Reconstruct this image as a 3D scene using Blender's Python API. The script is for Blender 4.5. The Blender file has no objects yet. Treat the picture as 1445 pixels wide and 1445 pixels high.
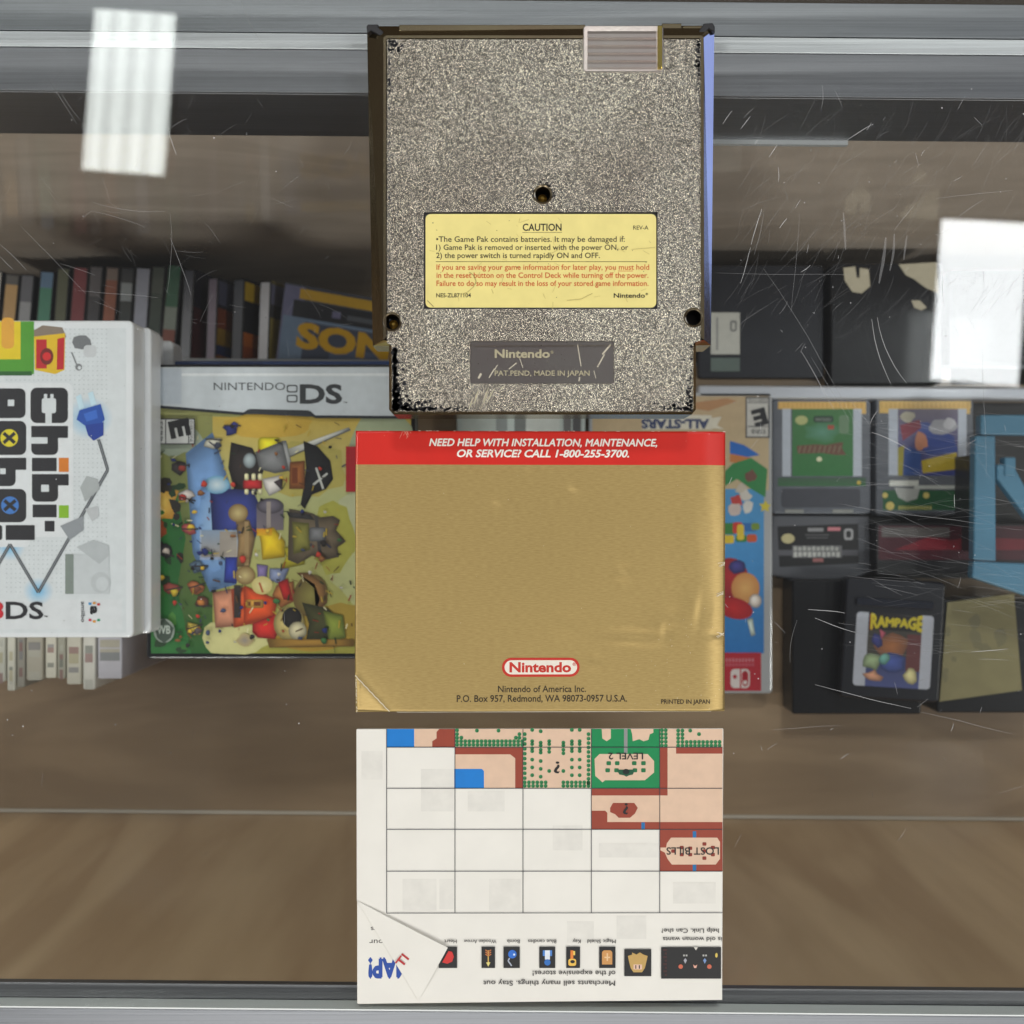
import bpy, bmesh, math, random
from mathutils import Vector, Matrix
R = math.radians
SC = bpy.context.scene
COL = SC.collection
D = 339.0            # camera height over the glass, millimetres
S0 = 0.254           # millimetres per photo pixel on the glass
CX = CY = 722.5
MM = 0.001
rnd = random.Random(7)

def W(px, py, z):
    """photo pixel -> millimetres on the horizontal plane z"""
    k = S0 * (D - z) / D
    return ((px - CX) * k, -(py - CY) * k, z)

def lin(c):
    c = c / 255.0
    return c / 12.92 if c <= 0.04045 else ((c + 0.055) / 1.055) ** 2.4
def C(r, g=None, b=None):
    if g is None: g = b = r
    return (lin(r), lin(g), lin(b), 1.0)

# ------------------------------------------------------------------ materials
def nt(name):
    m = bpy.data.materials.new(name); m.use_nodes = True
    return m, m.node_tree.nodes, m.node_tree.links, m.node_tree.nodes['Principled BSDF']

def mat(name, col, rough=0.5, metal=0.0, coat=0.0, coat_rough=0.05, var=0.0, var_scale=80, bump=0.0, bump_scale=400, spec=0.5, stretch=None, rvar=0.0):
    m, n, l, p = nt(name)
    p.inputs['Base Color'].default_value = col
    p.inputs['Roughness'].default_value = rough
    p.inputs['Metallic'].default_value = metal
    p.inputs['Coat Weight'].default_value = coat
    p.inputs['Coat Roughness'].default_value = coat_rough
    p.inputs['Specular IOR Level'].default_value = spec
    if var or bump or rvar:
        tc = n.new('ShaderNodeTexCoord'); src = tc.outputs['Object']
        if stretch:
            mp = n.new('ShaderNodeMapping'); mp.inputs['Scale'].default_value = stretch
            l.new(src, mp.inputs['Vector']); src = mp.outputs['Vector']
    if var or rvar:
        no = n.new('ShaderNodeTexNoise'); no.inputs['Scale'].default_value = var_scale; no.inputs['Detail'].default_value = 6
        l.new(src, no.inputs['Vector'])
    if var:
        rp = n.new('ShaderNodeValToRGB')
        rp.color_ramp.elements[0].position = 0.3; rp.color_ramp.elements[1].position = 0.7
        rp.color_ramp.elements[0].color = tuple(x * (1 - var) for x in col[:3]) + (1,)
        rp.color_ramp.elements[1].color = tuple(min(1, x * (1 + var)) for x in col[:3]) + (1,)
        l.new(no.outputs['Fac'], rp.inputs['Fac']); l.new(rp.outputs['Color'], p.inputs['Base Color'])
    if rvar:
        mr = n.new('ShaderNodeMapRange'); mr.inputs['To Min'].default_value = max(0.02, rough - rvar); mr.inputs['To Max'].default_value = rough + rvar
        l.new(no.outputs['Fac'], mr.inputs['Value']); l.new(mr.outputs['Result'], p.inputs['Roughness'])
    if bump:
        nb = n.new('ShaderNodeTexNoise'); nb.inputs['Scale'].default_value = bump_scale; nb.inputs['Detail'].default_value = 4
        l.new(src, nb.inputs['Vector'])
        bp = n.new('ShaderNodeBump'); bp.inputs['Strength'].default_value = bump; bp.inputs['Distance'].default_value = 0.0004
        l.new(nb.outputs['Fac'], bp.inputs['Height']); l.new(bp.outputs['Normal'], p.inputs['Normal'])
    return m

def print_mat(name, rough, coat=0.0, fleck=0.04):
    """printed ink: the colour of every printed shape is stored in the mesh"""
    m, n, l, p = nt(name)
    at = n.new('ShaderNodeAttribute'); at.attribute_name = 'Col'
    tc = n.new('ShaderNodeTexCoord')
    no = n.new('ShaderNodeTexNoise'); no.inputs['Scale'].default_value = 250; no.inputs['Detail'].default_value = 5
    l.new(tc.outputs['Object'], no.inputs['Vector'])
    mr = n.new('ShaderNodeMapRange'); mr.inputs['From Min'].default_value = 0.3; mr.inputs['From Max'].default_value = 0.7
    mr.inputs['To Min'].default_value = 1 - fleck * 2; mr.inputs['To Max'].default_value = 1.0
    l.new(no.outputs['Fac'], mr.inputs['Value'])
    mx = n.new('ShaderNodeMix'); mx.data_type = 'RGBA'; mx.blend_type = 'MULTIPLY'; mx.inputs['Factor'].default_value = 1
    l.new(at.outputs['Color'], mx.inputs[6]); l.new(mr.outputs['Result'], mx.inputs[7])
    l.new(mx.outputs[2], p.inputs['Base Color'])
    p.inputs['Roughness'].default_value = rough
    p.inputs['Coat Weight'].default_value = coat
    p.inputs['Coat Roughness'].default_value = 0.08
    return m

M = {}
M['ink'] = print_mat('printed ink', 0.5)
M['ink_gloss'] = print_mat('printed sleeve under film', 0.35, 0.6)
M['white_plastic'] = mat('white plastic', C(226, 228, 232), 0.35, coat=0.3, var=0.03)
M['dark_plastic'] = mat('black plastic', C(17, 18, 24), 0.3, coat=0.15, spec=.35, bump=0.15, bump_scale=900)
M['grey_plastic'] = mat('grey plastic', C(88, 90, 98), 0.45, bump=0.2, bump_scale=900)
M['grey_dark'] = mat('dark grey plastic', C(34, 36, 44), 0.35, coat=0.15, spec=.4, var=0.15)
M['clear_plastic'] = mat('milky clear plastic', C(176, 178, 182), 0.25, coat=0.5)
M['paper'] = mat('white paper', C(230, 227, 219), 0.7, var=0.03, var_scale=60)
M['page'] = mat('page edges', C(225, 220, 205), 0.8, var=0.08, var_scale=600, stretch=(1, 1, 20))
M['black_wear_recess'] = mat('bare black plastic', C(18, 18, 24), 0.4)

def brushed(name, col, rough, bump=0.25, sc=(6, 900, 900)):
    m, n, l, p = nt(name)
    tc = n.new('ShaderNodeTexCoord'); mp = n.new('ShaderNodeMapping'); mp.inputs['Scale'].default_value = sc
    l.new(tc.outputs['Object'], mp.inputs['Vector'])
    no = n.new('ShaderNodeTexNoise'); no.inputs['Scale'].default_value = 1.6; no.inputs['Detail'].default_value = 7; no.inputs['Roughness'].default_value = 0.7
    l.new(mp.outputs['Vector'], no.inputs['Vector'])
    mr = n.new('ShaderNodeMapRange'); mr.inputs['From Min'].default_value = .25; mr.inputs['From Max'].default_value = .75
    mr.inputs['To Min'].default_value = rough - .1; mr.inputs['To Max'].default_value = rough + .12
    l.new(no.outputs['Fac'], mr.inputs['Value']); l.new(mr.outputs['Result'], p.inputs['Roughness'])
    rp = n.new('ShaderNodeValToRGB'); rp.color_ramp.elements[0].position = .25; rp.color_ramp.elements[1].position = .75
    rp.color_ramp.elements[0].color = tuple(x * .58 for x in col[:3]) + (1,); rp.color_ramp.elements[1].color = col
    l.new(no.outputs['Fac'], rp.inputs['Fac']); l.new(rp.outputs['Color'], p.inputs['Base Color'])
    p.inputs['Metallic'].default_value = 1
    p.inputs['Anisotropic'].default_value = 0.5
    bp = n.new('ShaderNodeBump'); bp.inputs['Strength'].default_value = bump; bp.inputs['Distance'].default_value = 0.0002
    l.new(no.outputs['Fac'], bp.inputs['Height']); l.new(bp.outputs['Normal'], p.inputs['Normal'])
    return m
M['alu'] = brushed('brushed aluminium', C(160, 163, 168), 0.5)
M['alu_dull'] = brushed('dull aluminium', C(146, 147, 152), 0.5)
M['alu_dark'] = brushed('dark anodised aluminium', C(150, 150, 154), 0.5, 0.15)

def wood(name, dark, light, rough, coat, axis):
    m, n, l, p = nt(name)
    tc = n.new('ShaderNodeTexCoord'); mp = n.new('ShaderNodeMapping')
    mp.inputs['Scale'].default_value = axis
    l.new(tc.outputs['Object'], mp.inputs['Vector'])
    n1 = n.new('ShaderNodeTexNoise'); n1.inputs['Scale'].default_value = 1; n1.inputs['Detail'].default_value = 3; n1.inputs['Distortion'].default_value = 1.2
    l.new(mp.outputs['Vector'], n1.inputs['Vector'])
    wv = n.new('ShaderNodeMath'); wv.operation = 'MULTIPLY'; wv.inputs[1].default_value = 26
    l.new(n1.outputs['Fac'], wv.inputs[0])
    sn = n.new('ShaderNodeMath'); sn.operation = 'SINE'; l.new(wv.outputs[0], sn.inputs[0])
    m2 = n.new('ShaderNodeMapping'); m2.inputs['Scale'].default_value = tuple(a * 5 for a in axis); l.new(tc.outputs['Object'], m2.inputs['Vector'])
    n2 = n.new('ShaderNodeTexNoise'); n2.inputs['Scale'].default_value = 1; n2.inputs['Detail'].default_value = 6; l.new(m2.outputs['Vector'], n2.inputs['Vector'])
    ad = n.new('ShaderNodeMath'); ad.operation = 'MULTIPLY_ADD'; ad.inputs[1].default_value = 0.2
    l.new(sn.outputs[0], ad.inputs[0]); l.new(n2.outputs['Fac'], ad.inputs[2])
    rp = n.new('ShaderNodeValToRGB'); rp.color_ramp.elements[0].position = .25; rp.color_ramp.elements[1].position = .8
    rp.color_ramp.elements[0].color = dark; rp.color_ramp.elements[1].color = light
    l.new(ad.outputs[0], rp.inputs['Fac']); l.new(rp.outputs['Color'], p.inputs['Base Color'])
    p.inputs['Roughness'].default_value = rough; p.inputs['Coat Weight'].default_value = coat; p.inputs['Coat Roughness'].default_value = 0.06
    return m
M['wood_front'] = wood('wood laminate', C(184, 154, 118), C(212, 184, 146), 0.4, 0.25, (8, 8, 1.6))
M['wood_back'] = wood('grey brown laminate', C(190, 175, 160), C(206, 191, 176), 0.35, .6, (5, 5, 14))
M['wood_shelf'] = wood('brown shelf laminate', C(150, 128, 103), C(166, 143, 116), 0.3, 0.5, (3, 14, 9))

def glass_mat():
    m = bpy.data.materials.new('clear glass'); m.use_nodes = True
    n, l = m.node_tree.nodes, m.node_tree.links
    n.remove(n['Principled BSDF'])
    out = n['Material Output']
    g = n.new('ShaderNodeNewGeometry'); dt = n.new('ShaderNodeVectorMath'); dt.operation = 'DOT_PRODUCT'
    l.new(g.outputs['Incoming'], dt.inputs[0]); l.new(g.outputs['Normal'], dt.inputs[1])
    ab = n.new('ShaderNodeMath'); ab.operation = 'ABSOLUTE'; l.new(dt.outputs['Value'], ab.inputs[0])
    su = n.new('ShaderNodeMath'); su.operation = 'SUBTRACT'; su.inputs[0].default_value = 1; l.new(ab.outputs[0], su.inputs[1]); su.use_clamp = True
    pw = n.new('ShaderNodeMath'); pw.operation = 'POWER'; pw.inputs[1].default_value = 5; l.new(su.outputs[0], pw.inputs[0])
    ma = n.new('ShaderNodeMath'); ma.operation = 'MULTIPLY_ADD'; ma.inputs[1].default_value = .962; ma.inputs[2].default_value = .038; l.new(pw.outputs[0], ma.inputs[0])
    tr = n.new('ShaderNodeBsdfTransparent'); tr.inputs['Color'].default_value = (.975, .985, .98, 1)
    gl = n.new('ShaderNodeBsdfGlossy'); gl.inputs['Roughness'].default_value = 0.0
    mx = n.new('ShaderNodeMixShader'); l.new(ma.outputs[0], mx.inputs[0]); l.new(tr.outputs[0], mx.inputs[1]); l.new(gl.outputs[0], mx.inputs[2])
    l.new(mx.outputs[0], out.inputs['Surface'])
    return m
M['glass'] = glass_mat()

def scratch_mat(name, a):
    m, n, l, p = nt(name)
    p.inputs['Base Color'].default_value = (.9, .9, .92, 1); p.inputs['Roughness'].default_value = .5
    p.inputs['Alpha'].default_value = a
    return m
M['scratch_faint'] = scratch_mat('faint scratch', .11)
M['scratch_mid'] = scratch_mat('scratch', .19)
M['scratch_bright'] = scratch_mat('bright scratch', .42)

def gold_chrome(name, col, rough, bump, bscale, mottling=.25):
    m, n, l, p = nt(name)
    tc = n.new('ShaderNodeTexCoord')
    p.inputs['Metallic'].default_value = 1; p.inputs['Roughness'].default_value = rough
    n0 = n.new('ShaderNodeTexNoise'); n0.inputs['Scale'].default_value = 22 if bump > .5 else 45; n0.inputs['Detail'].default_value = 3
    l.new(tc.outputs['Object'], n0.inputs['Vector'])
    rp = n.new('ShaderNodeValToRGB'); rp.color_ramp.elements[0].position = .35; rp.color_ramp.elements[1].position = .65
    rp.color_ramp.elements[0].color = (col[0] * .74, col[1] * .71, col[2] * .71, 1) if bump > .5 else (col[0] * .93, col[1] * .88, col[2] * .9, 1); rp.color_ramp.elements[1].color = col
    l.new(n0.outputs['Fac'], rp.inputs['Fac']); l.new(rp.outputs['Color'], p.inputs['Base Color'])
    if bump:
        nb = n.new('ShaderNodeTexNoise'); nb.inputs['Scale'].default_value = bscale; nb.inputs['Detail'].default_value = 2.5; nb.inputs['Roughness'].default_value = .6
        mp = n.new('ShaderNodeMapping'); mp.inputs['Rotation'].default_value = (0, 0, .5); mp.inputs['Scale'].default_value = (1.12, .88, 1)
        l.new(tc.outputs['Object'], mp.inputs['Vector']); l.new(mp.outputs['Vector'], nb.inputs['Vector'])
    if bump > .5:                                       # grain pits painted darker, putting relief shading into the colour
        r2_ = n.new('ShaderNodeValToRGB'); r2_.color_ramp.elements[0].position = .37; r2_.color_ramp.elements[1].position = .58
        r2_.color_ramp.elements[0].color = (.36, .35, .35, 1); r2_.color_ramp.elements[1].color = (1, 1, 1, 1)
        l.new(nb.outputs['Fac'], r2_.inputs['Fac'])
        mx = n.new('ShaderNodeMix'); mx.data_type = 'RGBA'; mx.blend_type = 'MULTIPLY'; mx.inputs['Factor'].default_value = 1
        l.new(rp.outputs['Color'], mx.inputs[6]); l.new(r2_.outputs['Color'], mx.inputs[7]); l.new(mx.outputs[2], p.inputs['Base Color'])
    if bump:
        bp = n.new('ShaderNodeBump'); bp.inputs['Strength'].default_value = bump; bp.inputs['Distance'].default_value = 0.00055 if bump > .5 else .0006
        l.new(nb.outputs['Fac'], bp.inputs['Height']); l.new(bp.outputs['Normal'], p.inputs['Normal'])
    return m
M['cart_pebble'] = gold_chrome('pebbled pale gold chrome', C(188, 183, 169), .24, 1.0, 1500)
M['cart_chrome'] = gold_chrome('smooth gold chrome', C(184, 170, 138), .16, .05, 300)
M['cart_plate'] = gold_chrome('worn smooth chrome', C(168, 162, 158), .3, .06, 900)
M['brass'] = mat('brass screw', C(214, 176, 90), .3, 1.0)
M['dark_well'] = mat('dark well wall', C(60, 54, 44), .35, 1.0)

def gold_paper():
    m, n, l, p = nt('matt gold card')
    tc = n.new('ShaderNodeTexCoord'); mp = n.new('ShaderNodeMapping'); mp.inputs['Scale'].default_value = (420, 2600, 1)
    l.new(tc.outputs['Object'], mp.inputs['Vector'])
    no = n.new('ShaderNodeTexNoise'); no.inputs['Scale'].default_value = 1; no.inputs['Detail'].default_value = 6
    l.new(mp.outputs['Vector'], no.inputs['Vector'])
    rp = n.new('ShaderNodeValToRGB'); rp.color_ramp.elements[0].position = .3; rp.color_ramp.elements[1].position = .7
    rp.color_ramp.elements[0].color = C(178, 152, 97); rp.color_ramp.elements[1].color = C(192, 167, 110)
    l.new(no.outputs['Fac'], rp.inputs['Fac']); l.new(rp.outputs['Color'], p.inputs['Base Color'])
    p.inputs['Metallic'].default_value = .7; p.inputs['Roughness'].default_value = .46
    bp = n.new('ShaderNodeBump'); bp.inputs['Strength'].default_value = .12; bp.inputs['Distance'].default_value = 0.0002
    l.new(no.outputs['Fac'], bp.inputs['Height']); l.new(bp.outputs['Normal'], p.inputs['Normal'])
    return m
M['gold_paper'] = gold_paper()
M['red_band'] = mat('glossy red ink', C(204, 38, 28), .38, coat=.25, var=.05)

# ------------------------------------------------------------------ mesh building
class MB:
    def __init__(s): s.v = []; s.f = []; s.mi = []; s.c = []
    def face(s, pts, col=(1, 1, 1, 1), mi=0):
        b = len(s.v); s.v += [tuple(p) for p in pts]; s.f.append(tuple(range(b, b + len(pts)))); s.mi.append(mi)
        s.c.append(list(col) if isinstance(col, list) else [col] * len(pts))
    def prism(s, pts, z0, z1, mi=0, mside=None, col=(1, 1, 1, 1), bottom=True, top=True):
        """pts: counter-clockwise outline in mm"""
        b = len(s.v); n = len(pts)
        s.v += [(p[0], p[1], z0) for p in pts] + [(p[0], p[1], z1) for p in pts]
        ms = mi if mside is None else mside
        for i in range(n):
            j = (i + 1) % n
            s.f.append((b + i, b + j, b + n + j, b + n + i)); s.mi.append(ms); s.c.append([col] * 4)
        if top: s.f.append(tuple(range(b + n, b + 2 * n))); s.mi.append(mi); s.c.append([col] * n)
        if bottom: s.f.append(tuple(range(b + n - 1, b - 1, -1))); s.mi.append(mi); s.c.append([col] * n)
    def box(s, x0, y0, z0, x1, y1, z1, mi=0, col=(1, 1, 1, 1)):
        s.prism([(x0, y0), (x1, y0), (x1, y1), (x0, y1)], z0, z1, mi, col=col)
    def loft(s, a, b, mi=0, col=(1, 1, 1, 1)):
        n = len(a)
        for i in range(n):
            j = (i + 1) % n
            s.face([a[i], a[j], b[j], b[i]], col, mi)
    def ring(s, c, r0, z0, r1, z1, n=32, mi=0):
        a = [(c[0] + r0 * math.cos(2 * math.pi * i / n), c[1] + r0 * math.sin(2 * math.pi * i / n), z0) for i in range(n)]
        b = [(c[0] + r1 * math.cos(2 * math.pi * i / n), c[1] + r1 * math.sin(2 * math.pi * i / n), z1) for i in range(n)]
        s.loft(a, b, mi)
    def disc(s, c, r, z, n=32, mi=0, col=(1, 1, 1, 1)):
        s.face([(c[0] + r * math.cos(2 * math.pi * i / n), c[1] + r * math.sin(2 * math.pi * i / n), z) for i in range(n)], col, mi)
    def build(s, name, mats, parent=None, bevel=0, seg=2, merge=False, smooth=False):
        org = Vector(parent.location) if parent else Vector((0, 0, 0))
        me = bpy.data.meshes.new(name)
        me.from_pydata([(Vector(p) * MM - org) for p in s.v], [], s.f)
        ml = mats if isinstance(mats, list) else [mats]
        for m in ml: me.materials.append(m)
        me.polygons.foreach_set('material_index', s.mi)
        ca = me.color_attributes.new('Col', 'FLOAT_COLOR', 'CORNER')
        flat = [x for fc in s.c for c in fc for x in c]
        ca.data.foreach_set('color', flat)
        if merge:
            bm = bmesh.new(); bm.from_mesh(me); bmesh.ops.remove_doubles(bm, verts=bm.verts, dist=1e-6)
            bmesh.ops.recalc_face_normals(bm, faces=bm.faces); bm.to_mesh(me); bm.free()
        if smooth: me.polygons.foreach_set('use_smooth', [True] * len(me.polygons))
        me.update()
        o = bpy.data.objects.new(name, me); COL.objects.link(o)
        if parent: o.parent = parent
        if bevel:
            bv = o.modifiers.new('bevel', 'BEVEL'); bv.width = bevel * MM; bv.segments = seg; bv.limit_method = 'ANGLE'; bv.angle_limit = R(40)
        return o

def thing(name, label, cat, loc, group=None):
    o = bpy.data.objects.new(name, None); COL.objects.link(o)
    o.empty_display_size = .01
    o.location = Vector(loc) * MM; o['label'] = label; o['category'] = cat
    if group: o['group'] = group
    return o
def tag(o, label, cat, group=None):
    o['label'] = label; o['category'] = cat
    if group: o['group'] = group
    return o

def rrect(x0, y0, x1, y1, r, n=5):
    """rounded rectangle, pixel coordinates, returned so that it is counter-clockwise in the world"""
    out = []
    for cx, cy, a0 in ((x1 - r, y1 - r, 0), (x0 + r, y1 - r, 90), (x0 + r, y0 + r, 180), (x1 - r, y0 + r, 270)):
        for i in range(n + 1):
            a = R(a0 + 90 * i / n); out.append((cx + r * math.cos(a), cy + r * math.sin(a)))
    return out[::-1]
def ell(cx, cy, rx, ry, n=24, a0=0):
    c, s = math.cos(R(a0)), math.sin(R(a0))
    return [(cx + rx * math.cos(t) * c - ry * math.sin(t) * s, cy + rx * math.cos(t) * s + ry * math.sin(t) * c) for t in [-2 * math.pi * i / n for i in range(n)]]
def rect(x0, y0, x1, y1): return [(x0, y1), (x1, y1), (x1, y0), (x0, y0)]
def wpoly(pts, z): return [W(x, y, z)[:2] for x, y in pts]
def blob(cx, cy, rx, ry, n=18, wob=.2, a0=0):
    return [(cx + (x - cx) * k, cy + (y - cy) * k) for (x, y) in ell(cx, cy, rx, ry, n, a0) for k in [1 + rnd.uniform(-wob, wob)]]

class Art:
    """printed shapes on one horizontal sheet, each a hair above the one before"""
    def __init__(s, z, zf=None, step=.004):
        s.mb = MB(); s.z = z; s.step = step; s.zf = zf
    def up(s): s.z += s.step
    def pz(s, x, y):
        p = W(x, y, s.z)
        if s.zf: return (p[0], p[1], s.z + s.zf(x, y))
        return p
    def poly(s, pts, col):
        s.up()
        a = sum(pts[i][0] * pts[(i + 1) % len(pts)][1] - pts[(i + 1) % len(pts)][0] * pts[i][1] for i in range(len(pts)))
        if a > 0:
            pts = pts[::-1]
            if isinstance(col, list): col = col[::-1]
        s.mb.face([s.pz(x, y) for x, y in pts], col)
    def sh(s, pts, col):
        """a printed shape with airbrushed rounding"""
        a = sum(pts[i][0] * pts[(i + 1) % len(pts)][1] - pts[(i + 1) % len(pts)][0] * pts[i][1] for i in range(len(pts)))
        if a > 0: pts = pts[::-1]
        d = []
        for i, p in enumerate(pts):           # split the long sides so that the rounding runs evenly
            q = pts[(i + 1) % len(pts)]
            d += [p, ((p[0] + q[0]) / 2, (p[1] + q[1]) / 2)]
        s.poly(pts, tuple(c * .5 for c in col[:3]) + (1,))
        s.up(); n = len(d); cx = sum(p[0] for p in d) / n; cy = sum(p[1] for p in d) / n
        hx, hy = -2.0, -2.5
        R3 = [[(cx + hx * (1 - k) + (p[0] - cx) * k, cy + hy * (1 - k) + (p[1] - cy) * k) for p in d] for k in (.96, .7, .35)]
        C3 = [tuple(min(1, c * f) for c in col[:3]) + (1,) for f in (.45, .95, 1.35, 1.6)]
        for k in range(2):
            for i in range(n):
                j = (i + 1) % n
                s.mb.face([s.pz(*R3[k + 1][i]), s.pz(*R3[k + 1][j]), s.pz(*R3[k][j]), s.pz(*R3[k][i])][::-1], [C3[k + 1], C3[k + 1], C3[k], C3[k]][::-1])
        for i in range(n):
            j = (i + 1) % n
            s.mb.face([s.pz(cx + hx, cy + hy), s.pz(*R3[2][i]), s.pz(*R3[2][j])], [C3[3], C3[2], C3[2]])
    def rect(s, x0, y0, x1, y1, col): s.poly(rect(x0, y0, x1, y1), col)
    def grad(s, x0, y0, x1, y1, c0, c1, vert=True):
        """ink that runs from one colour to another"""
        cs = [c1, c1, c0, c0] if vert else [c0, c1, c1, c0]
        s.up(); s.mb.face([s.pz(x, y) for x, y in rect(x0, y0, x1, y1)], cs)
    def fan(s, pts, cc, cr):
        s.up(); cx = sum(p[0] for p in pts) / len(pts); cy = sum(p[1] for p in pts) / len(pts)
        n = len(pts)
        for i in range(n):
            a, b = pts[i], pts[(i + 1) % n]
            s.mb.face([s.pz(cx, cy), s.pz(*a), s.pz(*b)], [cc, cr, cr])
    def line(s, pts, w, col):
        s.up()
        for (x0, y0), (x1, y1) in zip(pts, pts[1:]):
            L = math.hypot(x1 - x0, y1 - y0) or 1; nx, ny = -(y1 - y0) / L * w / 2, (x1 - x0) / L * w / 2
            q = [(x0 + nx, y0 + ny), (x1 + nx, y1 + ny), (x1 - nx, y1 - ny), (x0 - nx, y0 - ny)]
            s.mb.face([s.pz(x, y) for x, y in q], col)
    def text(s, t, x, y, width, cap, col, ang=0, bold=.01, shear=0, space=1.0, center=False, flare=0):
        """(x, y): start of the base line in pixels (or its middle); ang: clockwise turn"""
        s.up()
        cps = [(0, 0)]
        if bold > 0 and 'M' in t.upper():      # thicken by close copies
            cps = [(0, 0), (-bold, 0), (bold, 0), (0, bold), (0, -bold)]; bold = 0
        vs, fs, wd = glyphs(t, bold, shear, space)
        kx = (width / wd) if width else cap / CAP; ky = cap / CAP
        c, sn = math.cos(R(ang)), math.sin(R(ang))
        off = -wd * kx / 2 if center else 0
        for q, (ox, oy) in enumerate(cps):
            if q: s.z += .002
            for f in fs:
                pts = []
                for i in f:
                    u, v = (vs[i][0] + ox) * kx + off, (vs[i][1] + oy) * ky
                    if flare: v = cap / 2 + (v - cap / 2) * (1 + flare * (2 * vs[i][0] / wd - 1) ** 2)
                    pts.append((x + u * c + v * sn, y + u * sn - v * c))
                s.mb.face([s.pz(*p) for p in pts], col)
    def build(s, name, m, parent): return s.mb.build(name, m, parent)

_gl = {}
def glyphs(t, bold, shear, space):
    k = (t, bold, shear, space)
    if k in _gl: return _gl[k]
    cu = bpy.data.curves.new('t', 'FONT'); cu.body = t; cu.size = 1; cu.resolution_u = 3; cu.offset = bold; cu.shear = shear; cu.space_character = space
    ob = bpy.data.objects.new('t', cu); COL.objects.link(ob)
    dg = bpy.context.evaluated_depsgraph_get(); dg.update()
    me = bpy.data.meshes.new_from_object(ob.evaluated_get(dg))
    vs = [tuple(v.co) for v in me.vertices]; fs = [tuple(p.vertices) for p in me.polygons]
    bpy.data.meshes.remove(me); bpy.data.objects.remove(ob); bpy.data.curves.remove(cu)
    x0 = min(v[0] for v in vs); x1 = max(v[0] for v in vs)
    vs = [(v[0] - x0, v[1]) for v in vs]
    # make the faces look upwards
    out = []
    for f in fs:
        a = sum(vs[f[i]][0] * vs[f[(i + 1) % len(f)]][1] - vs[f[(i + 1) % len(f)]][0] * vs[f[i]][1] for i in range(len(f)))
        out.append(f if a > 0 else f[::-1])
    _gl[k] = (vs, out, x1 - x0)
    return _gl[k]
CAP = 1.0
_v, _f, _w = glyphs('H', 0, 0, 1.0)
CAP = max(v[1] for v in _v)

# ------------------------------------------------------------------ world, camera, lamps
w = bpy.data.worlds.new('World'); SC.world = w; w.use_nodes = True
n, l = w.node_tree.nodes, w.node_tree.links
tc = n.new('ShaderNodeTexCoord'); sp = n.new('ShaderNodeSeparateXYZ'); l.new(tc.outputs['Generated'], sp.inputs[0])
rp = n.new('ShaderNodeValToRGB')
rp.color_ramp.elements[0].position = .0; rp.color_ramp.elements[0].color = (.05, .04, .03, 1)
rp.color_ramp.elements[1].position = .6; rp.color_ramp.elements[1].color = (.185, .187, .19, 1)
e = rp.color_ramp.elements.new(.2); e.color = (.06, .053, .045, 1)
e = rp.color_ramp.elements.new(.4); e.color = (.15, .145, .138, 1)
e = rp.color_ramp.elements.new(.9); e.color = (.185, .187, .19, 1)
e = rp.color_ramp.elements.new(.995); e.color = (.12, .117, .115, 1)
l.new(sp.outputs['Z'], rp.inputs['Fac']); l.new(rp.outputs['Color'], n['Background'].inputs['Color'])
n['Background'].inputs['Strength'].default_value = 1.0

cd = bpy.data.cameras.new('camera'); cam = bpy.data.objects.new('camera', cd); COL.objects.link(cam); SC.camera = cam
cam.location = (0, 0, D * MM); cam.rotation_euler = (0, 0, 0)
cd.sensor_width = 36; cd.lens = 36 * D / (1445 * S0); cd.clip_start = .01; cd.clip_end = 60
cd.dof.use_dof = True; cd.dof.focus_distance = (D - 4) * MM; cd.dof.aperture_fstop = cd.lens / 2.7

H = 5700.0
def emission(name, col, strength, stripes):
    m = bpy.data.materials.new(name); m.use_nodes = True
    n, l = m.node_tree.nodes, m.node_tree.links
    n.remove(n['Principled BSDF'])
    em = n.new('ShaderNodeEmission'); em.inputs['Color'].default_value = col; em.inputs['Strength'].default_value = strength
    if stripes:
        at = n.new('ShaderNodeAttribute'); at.attribute_name = 'Col'
        mu = n.new('ShaderNodeMath'); mu.operation = 'MULTIPLY'; mu.inputs[1].default_value = strength
        l.new(at.outputs['Fac'], mu.inputs[0]); l.new(mu.outputs[0], em.inputs['Strength'])
    l.new(em.outputs[0], n['Material Output'].inputs['Surface'])
    return m
M['lamp_tubes'] = emission('lamp diffuser over tubes', (.95, 1, .96, 1), 12.5, True)
M['lamp_plain'] = emission('lamp diffuser', (.97, .99, 1, 1), 16, False)
M['lamp_frame'] = mat('white lamp frame', C(225, 225, 220), .5)

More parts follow.
